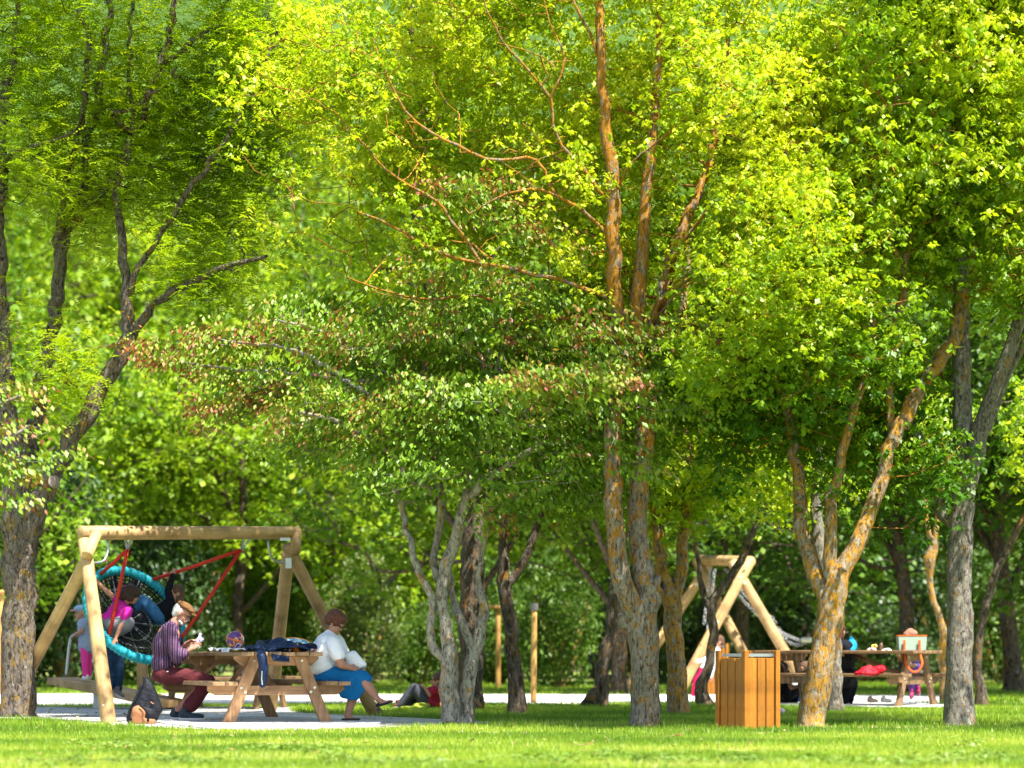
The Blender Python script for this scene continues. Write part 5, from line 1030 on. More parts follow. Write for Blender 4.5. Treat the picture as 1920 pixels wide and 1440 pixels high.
# ---------------------------------------------------------------- people
SKIN = plain('skin', (.42, .20, .125), .55, .08, 8); SKIN2 = plain('skin_old', (.42, .19, .13), .6, .12, 10)
M_eye = plain('eye_dark', (.03, .02, .02), .3, 0); M_lip = plain('lips', (.38, .13, .10), .5, .05)
def hairmat(name, c):
    m, nt, out = newmat(name); b = principled(nt, out, .6, .3); mp = coords(nt, (30, 30, 5)); n = noise(nt, mp, 3, 5); r = ramp(nt, [(.3, [x * .45 for x in c]), (.7, [min(1, x * 1.5) for x in c])])
    nt.links.new(n.outputs[0], r.inputs[0]); nt.links.new(r.outputs[0], b.inputs[0]); bump(nt, n.outputs[0], b, 1, .02); return m
def frame(F):
    F = Vector(F).normalized(); R = F.cross(Vector((0, 0, 1)))
    R.normalize(); U = R.cross(F).normalized(); return F, R, U          # forward, right, up
def head_prims(c, F, s=1.0):
    """skull, jaw, nose, ears, chin, brow; c = middle of the head, s = head height / 0.23"""
    F, R, U = frame(F); e = lambda f, r, u, a, b_, h: ('e', c + F * f * s + R * r * s + U * u * s, R * b_ * s, F * a * s, U * h * s)
    return [e(-.01, 0, .025, .096, .076, .09), e(.025, 0, -.045, .062, .058, .070), e(.06, 0, -.095, .026, .03, .022), e(.092, 0, -.022, .020, .013, .024), e(.10, 0, -.033, .017, .017, .012), e(.08, 0, .022, .02, .05, .014),
            e(.078, .02, -.068, .016, .016, .009), e(.078, -.02, -.068, .016, .016, .009), e(-.005, .078, -.015, .02, .010, .032), e(-.005, -.078, -.015, .02, .010, .032)]
def face_parts(c, F, root, s=1.0):
    F, R, U = frame(F)
    for q in (-1, 1):
        mb = MB(); mb.sphere(c + F * .082 * s + R * q * .03 * s + U * .002 * s, (.011 * s,) * 3, 8, 6); mb.build('eye', M_eye, root, True)
    mb = MB(); mb.tube([c + F * .088 * s + R * x * s + U * -.066 * s for x in (-.022, 0, .022)], .006 * s, 6); mb.build('mouth', M_lip, root, True)
def hand_prims(w, d, up, s=1.0, curl=.5):
    """palm at wrist w towards d, back of the hand faces up; five bent fingers"""
    d = Vector(d).normalized(); up = (Vector(up) - d * Vector(up).dot(d)).normalized(); sd = d.cross(up)
    out = [('e', w + d * .045 * s, sd * .038 * s, d * .052 * s, up * .017 * s), ('c', w - d * .02 * s, .024 * s, w + d * .03 * s, .024 * s)]
    for k, (o, L) in enumerate(((-.029, .062), (-.010, .074), (.010, .070), (.029, .055))):
        a = w + d * .085 * s + sd * o * s; dd = (d - up * curl * .7).normalized(); b_ = a + dd * L * .5 * s; dd2 = (d * (1 - curl) - up * curl * 1.4).normalized() if curl > .05 else d; e_ = b_ + dd2 * L * .5 * s
        out += [('c', a, .0098 * s, b_, .0092 * s), ('c', b_, .0092 * s, e_, .0078 * s)]
    a = w + d * .025 * s - sd * .03 * s; b_ = a + (d * .6 - sd * .7 - up * .2).normalized() * .035 * s; out += [('c', a, .013 * s, b_, .011 * s), ('c', b_, .011 * s, b_ + (d - sd * .1 - up * .5).normalized() * .03 * s, .009 * s)]
    return out
def limb(pts, rr): return [('c', pts[i], rr[i], pts[i + 1], rr[i + 1]) for i in range(len(pts) - 1)]
def shoe(name, heel, toe, mat, root, h=.05, w=.042, sole=None, s=1.0):
    heel = Vector(heel); toe = Vector(toe); d = toe - heel; L = d.length; n = d.normalized(); side = n.cross(Vector((0, 0, 1))).normalized(); up = side.cross(n).normalized()
    pr = [('c', heel + n * .03 * s + up * h, .036 * s, heel + n * L * .45 + up * h * .85, .038 * s), ('e', heel + n * L * .62 + up * h * .7, n * L * .36, side * w * s, up * .034 * s), ('c', heel + n * .04 * s + up * (h + .02), .036 * s, heel + n * .06 * s + up * (h + .045), .034 * s)]
    o = blobmesh(name, pr, mat, root, .010, 3)
    mb = MB(); V = []
    for z in (0, .02 * s):
        for k in range(16):
            t = k / 16 * 2 * math.pi; u = .5 + .5 * math.cos(t); V.append(heel + n * (u * L) + side * math.sin(t) * (w * .95 + .010 * u) * s + up * z)
    F_ = [tuple(range(16))[::-1], tuple(range(16, 32))] + [(k, (k + 1) % 16, 16 + (k + 1) % 16, 16 + k) for k in range(16)]
    mb.add(V, F_); mb.build('sole', sole or M_sole, o if False else root); return o
M_sole = plain('pale_sole', (.5, .48, .46), .7, .1); M_dsole = plain('dark_sole', (.04, .03, .03), .7, .1)
PV = .009
# ---- seated elderly man
YM = 27.75; g = P(330, 1350, YM); man = thing('person', 'elderly man in brown flat cap and striped shirt seated at the near table', 'person', (g.x, YM, .022)); q = lambda x, y, d=0: P(x, y, YM + d)
Hc = q(342, 1149); Fm = Vector((.82, -.12, -.52))
near, farr = -.17, .17
shN = q(318, 1182, near); shF = q(324, 1182, farr); elN = q(331, 1233, near - .04); wrN = q(357, 1217, near + .03); elF = q(338, 1226, farr); wrF = q(350, 1207, farr - .12)
body = head_prims(Hc, Fm, 1.0) + limb([q(333, 1160), q(324, 1174)], [.055, .062]) + limb([q(308, 1230), q(311, 1205), q(317, 1188)], [.13, .13, .12])
body += limb([q(306, 1258), q(312, 1225)], [.13, .13])
for sh, el, wr in ((shN, elN, wrN), (shF, elF, wrF)): body += limb([sh, el, wr], [.05, .042, .027])
body += hand_prims(wrN, q(368, 1209, near + .06) - wrN, (-.2, -1, .4), 1, .55) + hand_prims(wrF, q(361, 1200, farr - .16) - wrF, (-.2, .3, 1), 1, .6)
hipN, hipF = q(308, 1267, -.1), q(308, 1267, .1); knN, knF = q(389, 1277, -.12), q(391, 1277, .14); anN, anF = q(349, 1330, -.12), q(334, 1330, .1)
body += limb([hipN, knN, anN], [.08, .055, .04]) + limb([hipF, knF, anF], [.08, .055, .04])
blobmesh('body', body, SKIN2, man, PV, 2, .5); face_parts(Hc, Fm, man)
m, nt, out = newmat('striped_shirt'); b = principled(nt, out, .85, .1); mp = coords(nt); w = nt.nodes.new('ShaderNodeTexWave'); w.wave_type = 'BANDS'; w.bands_direction = 'X'; w.inputs['Scale'].default_value = 5; w.inputs['Distortion'].default_value = 0.1; w.inputs['Detail'].default_value = 1
mp.inputs['Rotation'].default_value = (0, .12, 0); mp.inputs['Scale'].default_value = (1.2, 1.0, .05); nt.links.new(mp.outputs[0], w.inputs[0])
r = ramp(nt, [(0, (.04, .02, .06)), (.30, (.14, .06, .12)), (.42, (.34, .26, .34)), (.5, (.07, .05, .12)), (.62, (.13, .04, .08)), (.74, (.22, .11, .08)), (.85, (.05, .03, .08))], 'CONSTANT'); nt.links.new(w.outputs[0], r.inputs[0]); nt.links.new(r.outputs[0], b.inputs[0])
n = noise(nt, coords(nt), 9, 3); bump(nt, n.outputs[0], b, 1.0, .035); M_stripe = m
sh_ = [('e', q(307, 1243), Vector((.135, 0, .02)), Vector((0, .19, 0)), Vector((0, 0, .14))), ('e', q(309, 1208), Vector((.14, 0, 0)), Vector((0, .20, 0)), Vector((.03, 0, .18))), ('e', q(318, 1184), Vector((.10, 0, 0)), Vector((0, .19, 0)), Vector((.02, 0, .09))), ('c', q(325, 1172), .07, q(316, 1186), .11),
       ('c', q(332, 1240), .06, q(320, 1215), .11), ('c', q(300, 1262), .09, q(322, 1262), .08)]
sh_ += limb([shN, q(324, 1208, near - .03), elN, q(342, 1227, near - .02)], [.085, .075, .07, .062]) + limb([shF, elF, q(344, 1216, farr - .05)], [.085, .068, .06])
sh_ += [('c', q(322, 1166), .03, q(336, 1174), .025), ('c', elN + Vector((.02, -.01, .03)), .065, q(343, 1226, near - .02), .066)]
blobmesh('shirt', sh_, M_stripe, man, .012, 3)
M_maroon = cloth('maroon_trousers', (.085, .018, .022), .2, 12, .03)
tr_ = [('e', q(306, 1265), Vector((.125, 0, 0)), Vector((0, .19, 0)), Vector((0, 0, .095)))] + limb([hipN, q(350, 1268, -.12), knN, q(374, 1302, -.12), q(358, 1322, -.12)], [.095, .09, .078, .075, .085]) + limb([hipF, q(350, 1268, .12), knF, q(372, 1302, .13), q(356, 1322, .11)], [.095, .09, .078, .072, .08])
blobmesh('trousers', tr_, M_maroon, man, .014, 4)
mb = MB(); mb.box(q(314, 1259, -.195), (.022, .008, .012)); mb.build('white_label', M_paper, man)
H_white = hairmat('white_hair', (.62, .60, .58)); F_, R_h, U_ = frame(Fm)
blobmesh('hair', [('e', Hc - F_ * .045 + U_ * .01, R_h * .078, F_ * .07, U_ * .088), ('e', Hc - F_ * .055 - U_ * .045, R_h * .066, F_ * .045, U_ * .045), ('c', Hc + R_h * .068 - F_ * .01 + U_ * .03, .016, Hc + R_h * .07 + F_ * .0 + U_ * .005, .014), ('c', Hc - R_h * .068 - F_ * .01 + U_ * .03, .016, Hc - R_h * .07 + U_ * .005, .014)], H_white, man, .008, 1)
blobmesh('beard', [('e', Hc + F_ * .05 - U_ * .098, R_h * .05, F_ * .032, U_ * .026), ('e', Hc + F_ * .085 - U_ * .052, R_h * .032, F_ * .014, U_ * .01)] + [('e', Hc + F_ * .025 - U_ * .088 + R_h * .045 * k, R_h * .012, F_ * .035, U_ * .016) for k in (-1, 1)], H_white, man, .007, 1)
M_cap = cloth('brown_cap', (.14, .07, .028), .4, 24, .01)
cap = blobmesh('flat_cap', [('e', Hc + F_ * .0 + U_ * .078, R_h * .090, F_ * .108, U_ * .045), ('e', Hc + F_ * .075 + U_ * .075, R_h * .075, F_ * .05, U_ * .028), ('e', Hc + F_ * .115 + U_ * .05, R_h * .06, F_ * .04, U_ * .012)], M_cap, man, .008, 2)
mb = MB(); eN = Hc + F_ * .082 + R_h * .036
for k in (-1, 1): mb.tube([Hc + F_ * .098 + R_h * .031 * k + (R_h * math.cos(a) + U_ * math.sin(a)) * .021 for a in [i * math.pi / 6 for i in range(13)]], .002, 4, False); mb.tube([Hc + F_ * .095 + R_h * .052 * k, Hc + R_h * .082 * k + U_ * .01], .002, 4)
mb.build('glasses', M_dsole, man)
M_dsh = cloth('dark_shoe', (.03, .045, .06), .3, 30, .008, .6)
zf = .055
def fl(v, z=.026): return Vector((v.x, v.y, z))
shoe('shoe', fl(q(335, 1352, -.14)), fl(q(385, 1352, -.16)), M_dsh, man, .055, .05); shoe('shoe', fl(q(319, 1349, .12)), fl(q(362, 1349, .10)), M_dsh, man, .055, .05)
blobmesh('sock', limb([q(350, 1322, -.12), q(347, 1338, -.13)], [.042, .04]) + limb([q(345, 1322, .11), q(332, 1338, .11)], [.042, .04]), cloth('black_sock', (.02, .02, .03), .1), man, .012, 2)
c = q(373, 1201, .0); t = thing('snack_packet', 'white and violet packet held in the old man\'s hands', 'snack packet', c); 
m, nt, out = newmat('violet_print'); b = principled(nt, out, .3); mp = coords(nt); n = noise(nt, mp, 22, 1); r = ramp(nt, [(.45, (.75, .73, .75)), (.5, (.12, .07, .38)), (.62, (.55, .35, .55)), (.68, (.8, .78, .8))], 'CONSTANT'); nt.links.new(n.outputs[0], r.inputs[0]); nt.links.new(r.outputs[0], b.inputs[0])
blobmesh('packet', [('e', c, Vector((.055, 0, .02)), Vector((0, .05, 0)), Vector((-.012, 0, .03))), ('c', c + Vector((.01, 0, .02)), .025, c + Vector((.015, 0, .062)), .02)], m, t, .008, 1)

# ---- woman seated facing away from the table
YW = 27.5; g = P(645, 1355, YW); wo = thing('person', 'woman in white T-shirt and bright blue skirt seated cross-legged at the table end', 'person', (g.x, YW, .022)); q = lambda x, y, d=0: P(x, y, YW + d)
Hc = q(630, 1167); Fw = Vector((.75, -.25, -.62)); F_, R_h, U_ = frame(Fw)
shN, shF = q(624, 1206, -.17), q(632, 1204, .16); elN, elF = q(640, 1246, -.22), q(650, 1240, .18); wrN, wrF = q(660, 1253, -.16), q(668, 1247, .10)
hipN, hipF = q(612, 1268, -.1), q(612, 1268, .1)
knN, anN = q(676, 1268, -.10), q(708, 1311, -.14); knF, anF = q(668, 1276, .06), q(651, 1342, .02)
body = head_prims(Hc, Fw, .93) + limb([q(625, 1178), q(618, 1196)], [.048, .058]) + limb([q(606, 1262), q(606, 1235), q(611, 1208)], [.15, .13, .12]) + limb([shN, elN, wrN], [.06, .048, .028]) + limb([shF, elF, wrF], [.06, .046, .028])
body += hand_prims(wrN, q(672, 1254, -.1) - wrN, (0, -1, .5), .95, .5) + hand_prims(wrF, q(676, 1250, .0) - wrF, (0, .2, 1), .95, .5)
body += limb([hipN, knN, q(691, 1288, -.12), anN], [.09, .062, .056, .032]) + limb([hipF, knF, q(661, 1310, .04), anF], [.09, .06, .055, .034])
body += limb([anN, q(722, 1318, -.15), q(733, 1315, -.15)], [.03, .028, .02]) + limb([anF, q(662, 1349, .02), q(674, 1353, .02)], [.032, .03, .022])
blobmesh('body', body, SKIN, wo, PV, 2, .5); face_parts(Hc, Fw, wo, .93)
H_br = hairmat('auburn_hair', (.13, .045, .025)); hc = Hc - F_ * .02 + U_ * .02
blobmesh('hair', [('e', hc - F_ * .01 + U_ * .015, R_h * .098, F_ * .112, U_ * .10), ('e', hc - F_ * .05 - U_ * .035, R_h * .085, F_ * .07, U_ * .065), ('e', hc + F_ * .055 + U_ * .06, R_h * .07, F_ * .055, U_ * .04)] + [('c', hc + R_h * .082 * k + U_ * .04, .03, hc + R_h * .08 * k - U_ * .03 - F_ * .02, .024) for k in (-1, 1)], H_br, wo, .009, 1)
for k in (-1, 1): mb = MB(); mb.sphere(Hc + R_h * .078 * k - U_ * .045 + F_ * .0, .008, 8, 6); mb.build('earring', M_bolt, wo, True)
mb = MB()
for k in (-1, 1): mb.tube([Hc + F_ * .092 + R_h * .03 * k + (R_h * math.cos(a) + U_ * math.sin(a)) * .02 for a in [i * math.pi / 6 for i in range(13)]], .002, 4, False); mb.tube([Hc + F_ * .09 + R_h * .05 * k, Hc + R_h * .078 * k + U_ * .01], .002, 4)
mb.build('glasses', M_dsole, wo)
M_tee = cloth('white_tee', (.78, .77, .78), .04, 9, .03)
te = [('e', q(604, 1250), Vector((.155, 0, 0)), Vector((0, .21, 0)), Vector((0, 0, .12))), ('e', q(604, 1222), Vector((.14, 0, 0)), Vector((0, .20, 0)), Vector((.02, 0, .16))), ('e', q(612, 1202), Vector((.12, 0, 0)), Vector((0, .20, 0)), Vector((.02, 0, .10))), ('c', q(618, 1192), .075, q(612, 1204), .1), ('c', q(628, 1232), .09, q(626, 1215), .09), ('c', q(600, 1266), .1, q(630, 1262), .085)]
te += limb([shN, q(634, 1228, -.2)], [.085, .08]) + limb([shF, q(643, 1226, .17)], [.085, .078]); blobmesh('t_shirt', te, M_tee, wo, .012, 3)
M_blue = cloth('blue_skirt', (.008, .135, .33), .18, 11, .03)
sk_ = [('e', q(608, 1272), Vector((.15, 0, 0)), Vector((0, .20, 0)), Vector((0, 0, .075)))] + limb([hipN, q(645, 1266, -.1), q(681, 1270, -.10)], [.10, .095, .078]) + limb([hipF, q(645, 1272, .08), q(668, 1278, .06)], [.10, .095, .08]) + \
      [('h', [q(630, 1270, -.16), q(688, 1268, -.15), q(690, 1276, .04), q(630, 1275, .15), q(641, 1304, -.1), q(644, 1306, .12), q(667, 1310, -.10), q(671, 1303, .10), q(682, 1290, -.12)], .018), ('c', q(642, 1302, -.05), .035, q(636, 1276, -.1), .05), ('c', q(690, 1272, -.12), .05, q(668, 1308, -.08), .028), ('c', q(655, 1310, -.1), .025, q(660, 1275, -.17), .04)]
blobmesh('skirt', sk_, M_blue, wo, .013, 3)
M_bsh = plain('black_leather', (.02, .02, .025), .4, .2)
a = q(704, 1324, -.15); b_ = q(739, 1313, -.16)
o = blobmesh('shoe', [('e', (a + b_) / 2 + Vector((0, 0, -.005)), (b_ - a) * .52, Vector((0, .042, 0)), Vector((.005, 0, .017))), ('c', a + Vector((.02, 0, .005)), .022, a + Vector((.03, 0, .03)), .012)], M_bsh, wo, .007, 1)
o = blobmesh('shoe', [('e', q(660, 1353, .0), Vector((.105, 0, 0)), Vector((0, .045, 0)), Vector((0, 0, .022))), ('c', q(645, 1352, 0), .03, q(650, 1348, 0), .02)], cloth('beige_shoe', (.45, .27, .18), .1), wo, .008, 1)
mb = MB(); mb.box((q(658, 0).x, q(658, 0).y, .035), (.20, .075, .022), bev=.008); mb.build('sole', M_dsole, wo)
c = q(666, 1238, -.02); o = blobmesh('white_bag', [('h', [q(648, 1230, -.08), q(655, 1224, .04), q(664, 1222, -.05), q(671, 1234, -.08), q(670, 1240, .06), q(685, 1246, -.08), q(684, 1252, .05), q(660, 1254, -.06), q(652, 1250, .05)], .012)], cloth('white_linen', (.8, .8, .8), .04, 14, .04), None, .012, 1)
tag(o, 'bundled white cloth bag on the lap of the woman in the blue skirt', 'bag')

# ---- child helper
def kid(label, Y, base, Hc, Fd, hs, torso, arms, legs, top, bottom, hairm, hair, skin=SKIN, shoes=None, tr=.10, width=.11, sleeve=.45, face=True, leg_r=(.062, .05, .036), cover=1.0, dy=.09, extra=None, coat=False):
    """torso: neck and hip pixels; arms/legs: lists of pixel points with depth"""
    t = thing('person', label, 'person', (P(*base, Y).x, Y, 0)); q = lambda x, y, d=0: P(x, y, Y + d); Hc = q(*Hc); nk = q(*torso[0]); hp = q(*torso[-1]); F_, R_h, U_ = frame(Fd)
    ax = (hp - nk).normalized(); mid = (nk + hp) / 2
    sdv = Vector(extra) if extra else Vector((0, 1, 0)); sdv = (sdv - ax * sdv.dot(ax)).normalized(); fw = ax.cross(sdv)
    body = head_prims(Hc, Fd, hs) + limb([Hc - U_ * .07 * hs - F_ * .02 * hs, nk], [.04 * hs, .045 * hs]) + [('e', mid, sdv * width, fw * tr * .85, ax * (hp - nk).length * .5)]
    tp = [('e', nk + ax * .07, sdv * width * 1.12, fw * tr, ax * .10), ('e', mid, sdv * width * 1.05, fw * tr, ax * (hp - nk).length * .52), ('e', hp - ax * .03, sdv * width * 1.1, fw * tr * 1.05, ax * .08)]
    for A in arms:
        p = [q(*a) for a in A]; body += limb(p, [.036, .031, .021][:len(p)]) if len(p) == 3 else limb(p, [.034, .022]); w = p[-1]; d = (p[-1] - p[-2]).normalized(); body += hand_prims(w, d, Vector((0, -.4, 1)) if abs(d.z) < .7 else Vector((0, -1, .1)), .72, .6)
        if coat: tp += limb(p, [.055, .045, .034][:len(p)])
        else: tp += limb([p[0], p[0] + (p[1] - p[0]) * sleeve], [.058, .052])
    bt = [('e', hp, sdv * width * 1.05, fw * tr * 1.05, ax * .10)]
    for L in legs:
        p = [q(*a) for a in L]; rr = list(leg_r)[:len(p)]; body += limb(p, [r * .8 for r in rr]); bt += limb(p, [r * 1.12 for r in rr])
    blobmesh('body', body, skin, t, .010, 2, .5)
    if face: face_parts(Hc, Fd, t, hs)
    blobmesh('top', tp, top, t, .012, 3); blobmesh('trousers', bt, bottom, t, .012, 3)
    if hair: blobmesh('hair', [(k, Hc + F_ * a * hs + R_h * b_ * hs + U_ * c_ * hs, R_h * sx * hs, F_ * sy * hs, U_ * sz * hs) for k, a, b_, c_, sx, sy, sz in hair], hairm, t, .010, 1)
    if shoes:
        for h_, t_, mt in shoes: shoe('shoe', q(*h_), q(*t_), mt, t, .04, .034, s=.8)
    return t, Hc, (F_, R_h, U_)
SHORT = [('e', -.015, 0, .035, .088, .10, .09), ('e', -.05, 0, -.02, .08, .065, .07)]
LONG = SHORT + [('e', -.06, 0, -.09, .075, .05, .09), ('e', -.03, .05, -.06, .035, .05, .09), ('e', -.03, -.05, -.06, .035, .05, .09)]
CURL = [('e', -.02, 0, .03, .105, .115, .10), ('e', -.07, .04, -.03, .07, .07, .08), ('e', -.09, -.04, .02, .06, .06, .07), ('e', -.03, .07, -.06, .05, .06, .06), ('e', -.11, 0, -.06, .06, .06, .07), ('e', .03, .06, .03, .05, .06, .06)]
H_dk = hairmat('dark_brown_hair', (.045, .022, .014)); H_md = hairmat('brown_hair', (.11, .055, .03)); H_bl = hairmat('fair_hair', (.45, .28, .14))
M_pink = cloth('magenta_tee', (.50, .02, .27), .12, 12, .02); M_gl = cloth('grey_leggings', (.17, .17, .19), .15, 12, .02); M_jean = cloth('blue_jeans', (.035, .12, .25), .35, 10, .02); M_dj = cloth('dark_jeans', (.012, .035, .075), .3, 12, .02); M_blk = cloth('black_jacket', (.007, .008, .012), .3, 14, .03)
YK = 29.1
t, Hc, fr = kid('girl in magenta T-shirt and grey leggings kneeling in the turquoise basket', YK, (215, 1350), (247, 1114), (.75, .45, -.35), .86, [(234, 1133), (204, 1168)],
    [[(229, 1131, .10), (204, 1112, .06), (182, 1090, .02)], [(240, 1146, -.10), (226, 1176, -.16), (217, 1196, -.20)]], [[(206, 1170, -.07), (240, 1168, -.10), (214, 1186, -.02)], [(206, 1170, .07), (238, 1172, .1), (214, 1190, .12)]], M_pink, M_gl, H_dk, CURL, width=.125, tr=.115, extra=(.25, .9, .2), leg_r=(.08, .072, .05), face=True)
mb = MB(); mb.sphere(Hc - fr[0] * .09 + fr[2] * .05, .022, 10, 8); mb.build('hair_bobble', plain('pink_bobble', (.75, .05, .25), .5), t, True)
kid('child in black jacket and blue jeans sitting in the turquoise basket', 29.75, (310, 1350), (331, 1112), (-.8, -.35, .05), .86, [(322, 1132), (299, 1158)],
    [[(321, 1134, -.08), (315, 1108, -.05), (324, 1079, .0)], [(318, 1136, .1), (300, 1140, .1), (285, 1135, .05)]], [[(298, 1157, -.07), (269, 1126, -.1), (250, 1148, -.05)], [(298, 1158, .07), (262, 1156, .05), (236, 1152, .1)]], M_blk, M_jean, H_md, LONG, width=.12, tr=.105, coat=True, leg_r=(.075, .062, .045),
    shoes=[((252, 1152, -.05), (238, 1146, -.05), M_blk), ((240, 1158, .1), (228, 1148, .1), M_blk)])
YC = 33.9
t, Hc, fr = kid('small child in cap, pale blue dress and pink leggings standing on the timber ramp', YC, (160, 1290), (152, 1149), (-.95, -.3, -.05), .80, [(158, 1161), (161, 1205)],
    [[(157, 1167, -.11), (152, 1184, -.14), (141, 1190, -.10)], [(162, 1167, .11), (168, 1185, .1), (172, 1198, .05)]], [[(158, 1210, -.05), (159, 1240, -.05), (160, 1268, -.05)], [(164, 1210, .06), (166, 1240, .06), (167, 1268, .06)]], cloth('pale_blue_dress', (.26, .31, .42), .12, 16, .02),
    cloth('hot_pink_leggings', (.75, .05, .28), .1, 14, .01), H_bl, SHORT, width=.10, tr=.10, leg_r=(.052, .043, .033), shoes=[((166, 1274, -.05), (153, 1274, -.06), M_tee), ((172, 1274, .06), (160, 1274, .05), M_tee)])
qc = lambda x, y, d=0: P(x, y, YC + d)
blobmesh('dress_skirt', [('c', qc(161, 1196), .10, qc(162, 1212), .115)], bpy.data.materials['pale_blue_dress'], t, .012, 2)
blobmesh('cap', [('e', Hc + fr[2] * .055, fr[1] * .082, fr[0] * .095, fr[2] * .055)], cloth('denim_cap', (.22, .32, .46), .2, 20, .01), t, .008, 1)
blobmesh('cap_brim', [('e', Hc + fr[0] * .10 + fr[2] * .035, fr[1] * .055, fr[0] * .055, fr[2] * .009)], cloth('pink_brim', (.62, .25, .32), .1), t, .007, 1)
M_snk = cloth('grey_orange_trainer', (.16, .13, .13), .6, 40, .01)
kid('person in dark jeans standing behind the turquoise basket holding its rim', 30.4, (210, 1350), (250, 1106), (.2, -.9, -.35), .9, [(242, 1124), (214, 1196)],
    [[(222, 1115, -.02), (212, 1095, -.1), (214, 1076, -.2)], [(246, 1118, .0), (256, 1098, -.1), (252, 1080, -.2)]], [[(206, 1205, 0), (203, 1262, .05), (202, 1325, .1)], [(220, 1205, .03), (223, 1250, .05), (222, 1294, .1)]], M_blk, M_dj, H_dk, LONG, width=.15, tr=.10, coat=True, extra=(1, .1, 0), leg_r=(.078, .058, .04),
    shoes=[((206, 1334, .12), (204, 1342, -.08), M_snk), ((213, 1299, .1), (233, 1311, -.02), M_snk)])
# reclining person behind the slender stems
YR = 33.6; kid('person in red top and grey trousers reclining on the grass behind the pale twisting stems', YR, (790, 1330), (822, 1276), (-.9, .1, .1), .95, [(818, 1291), (806, 1322)],
    [[(818, 1296, -.15), (806, 1303, -.14), (796, 1290, -.08)], [(820, 1296, .15), (824, 1312, .2), (828, 1328, .2)]], [[(804, 1322, -.08), (778, 1291, -.08), (750, 1322, -.08)], [(804, 1322, .09), (786, 1296, .1), (764, 1327, .1)]], cloth('dark_red_top', (.30, .015, .035), .2, 12, .02), cloth('slate_trousers', (.045, .048, .06), .2, 12, .02), H_md, SHORT,
    width=.16, tr=.12, leg_r=(.085, .068, .05), shoes=[((752, 1327, -.08), (737, 1327, -.10), cloth('maroon_shoe', (.12, .03, .03), .2)), ((766, 1330, .1), (752, 1330, .1), bpy.data.materials['maroon_shoe'])])
o = blobmesh('yellow_blanket', [('e', G(775, 1331) + Vector((0, 0, .03)), Vector((.18, 0, 0)), Vector((0, .16, 0)), Vector((0, 0, .025))), ('e', G(790, 1330) + Vector((0, 0, .05)), Vector((.12, .05, 0)), Vector((0, .12, 0)), Vector((0, 0, .04)))], cloth('lime_cloth', (.30, .34, .04), .3, 16, .04), None, .015, 2); tag(o, 'crumpled lime yellow cloth on the grass under the reclining person', 'cloth')
# child by the distant swing
kid('child in white top and hot pink trousers leaning by the crooked dark tree', 41.5, (1305, 1308), (1347, 1203), (-.9, -.2, -.1), .9, [(1344, 1216), (1322, 1258)],
    [[(1342, 1222, -.12), (1338, 1245, -.16), (1333, 1268, -.12)], [(1340, 1222, .12), (1322, 1238, .1), (1308, 1240, .05)]], [[(1320, 1258, -.07), (1306, 1276, -.08), (1300, 1302, -.05)], [(1320, 1258, .07), (1318, 1280, .05), (1304, 1303, .1)]], M_tee, cloth('crimson_trousers', (.62, .01, .09), .1), H_md, SHORT, width=.13, coat=True,
    shoes=[((1305, 1307, -.05), (1295, 1307, -.05), M_tee), ((1310, 1308, .1), (1300, 1308, .1), M_tee)])
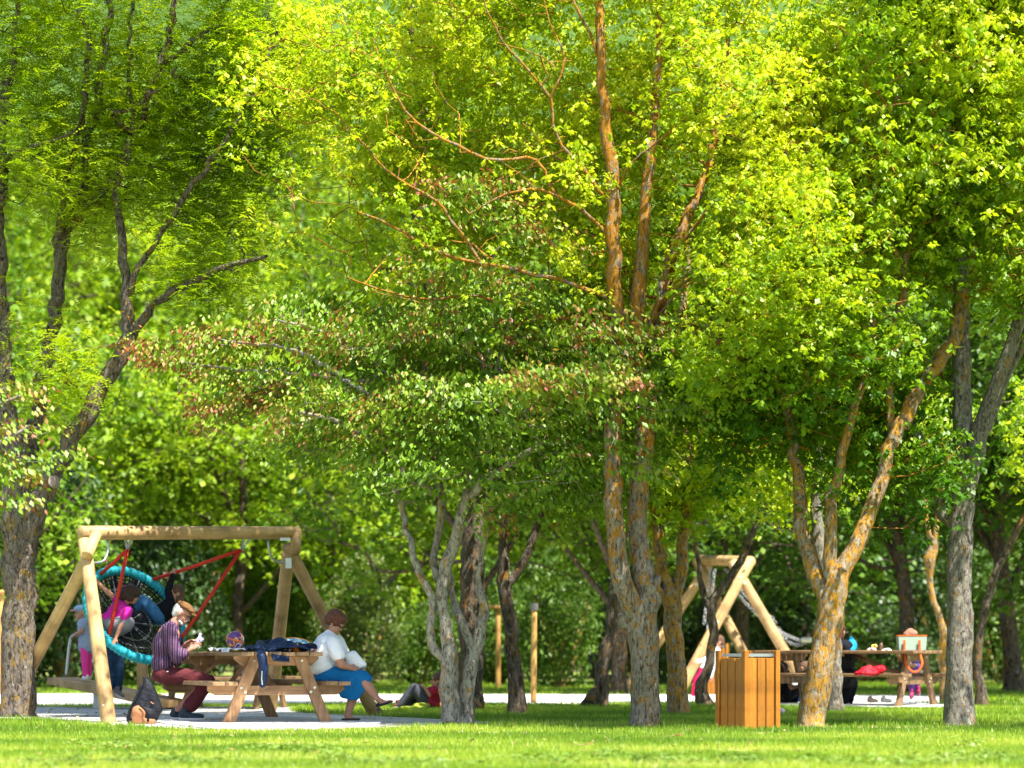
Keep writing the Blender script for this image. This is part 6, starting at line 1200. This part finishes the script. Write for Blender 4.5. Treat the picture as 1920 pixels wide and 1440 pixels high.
# people on the slab by the farther table
kid('person in sleeveless black top sitting low just right of the wooden bin', 36.0, (1470, 1322), (1468, 1256), (.6, .7, 0), .95, [(1469, 1270), (1466, 1308)],
    [[(1476, 1273, -.12), (1484, 1290, -.16), (1496, 1286, -.1)], [(1462, 1273, .14), (1455, 1292, .18), (1462, 1306, .2)]], [[(1468, 1310, -.08), (1492, 1296, .15), (1488, 1318, .2)], [(1468, 1310, .1), (1486, 1298, .3), (1480, 1318, .35)]], M_blk, M_blk, H_dk, LONG, width=.17, tr=.13, sleeve=.12, face=False, leg_r=(.08, .065, .05))
kid('person in white shirt and jeans sitting partly behind the leaning orange tree', 36.6, (1500, 1320), (1509, 1254), (-.8, -.5, -.1), .92, [(1506, 1268), (1502, 1306)],
    [[(1502, 1274, -.13), (1492, 1284, -.16), (1484, 1280, -.1)], [(1510, 1274, .13), (1504, 1292, .15), (1494, 1296, .1)]], [[(1502, 1308, -.08), (1490, 1288, -.1), (1488, 1314, -.1)], [(1502, 1308, .08), (1498, 1290, .1), (1500, 1315, .1)]], M_tee, M_dj, H_md, SHORT, width=.15, tr=.12, coat=True, leg_r=(.08, .065, .05), shoes=[((1490, 1319, -.1), (1476, 1319, -.15), M_tee)])
kid('person in long black coat with dark red-brown hair seated at the farther table', 34.9, (1580, 1322), (1574, 1184), (.55, .75, -.1), 1.0, [(1575, 1203), (1584, 1266)],
    [[(1585, 1212, -.17), (1594, 1236, -.2), (1600, 1228, .1)], [(1566, 1212, .17), (1574, 1236, .25), (1592, 1228, .35)]], [[(1584, 1272, -.1), (1590, 1282, .25), (1584, 1316, .2)], [(1584, 1272, .1), (1598, 1282, .4), (1592, 1316, .4)]], M_blk, M_blk, hairmat('red_brown_hair', (.07, .015, .012)), LONG, width=.19, tr=.17, coat=True, face=False, leg_r=(.09, .075, .05),
    shoes=[((1580, 1324, .15), (1594, 1320, .1), M_blk)])
kid('fair small child behind the orange-handled bag, pink shoes dangling under the farther table', 36.0, (1712, 1320), (1706, 1193), (.1, -.95, -.1), .82, [(1707, 1208), (1710, 1255)],
    [[(1700, 1214, 0), (1697, 1230, -.05), (1702, 1240, -.12)], [(1716, 1214, 0), (1721, 1230, -.05), (1716, 1242, -.12)]], [[(1706, 1262, 0), (1706, 1268, -.25), (1710, 1294, -.28)], [(1716, 1262, 0), (1718, 1268, -.25), (1720, 1292, -.22)]], cloth('violet_top', (.12, .08, .3), .2), cloth('purple_leggings', (.16, .06, .26), .2), H_bl, SHORT, width=.12, extra=(1, 0, 0), coat=True,
    shoes=[((1712, 1300, -.22), (1708, 1312, -.36), cloth('pink_shoe', (.8, .08, .25), .1)), ((1722, 1296, -.2), (1722, 1306, -.36), bpy.data.materials['pink_shoe'])])
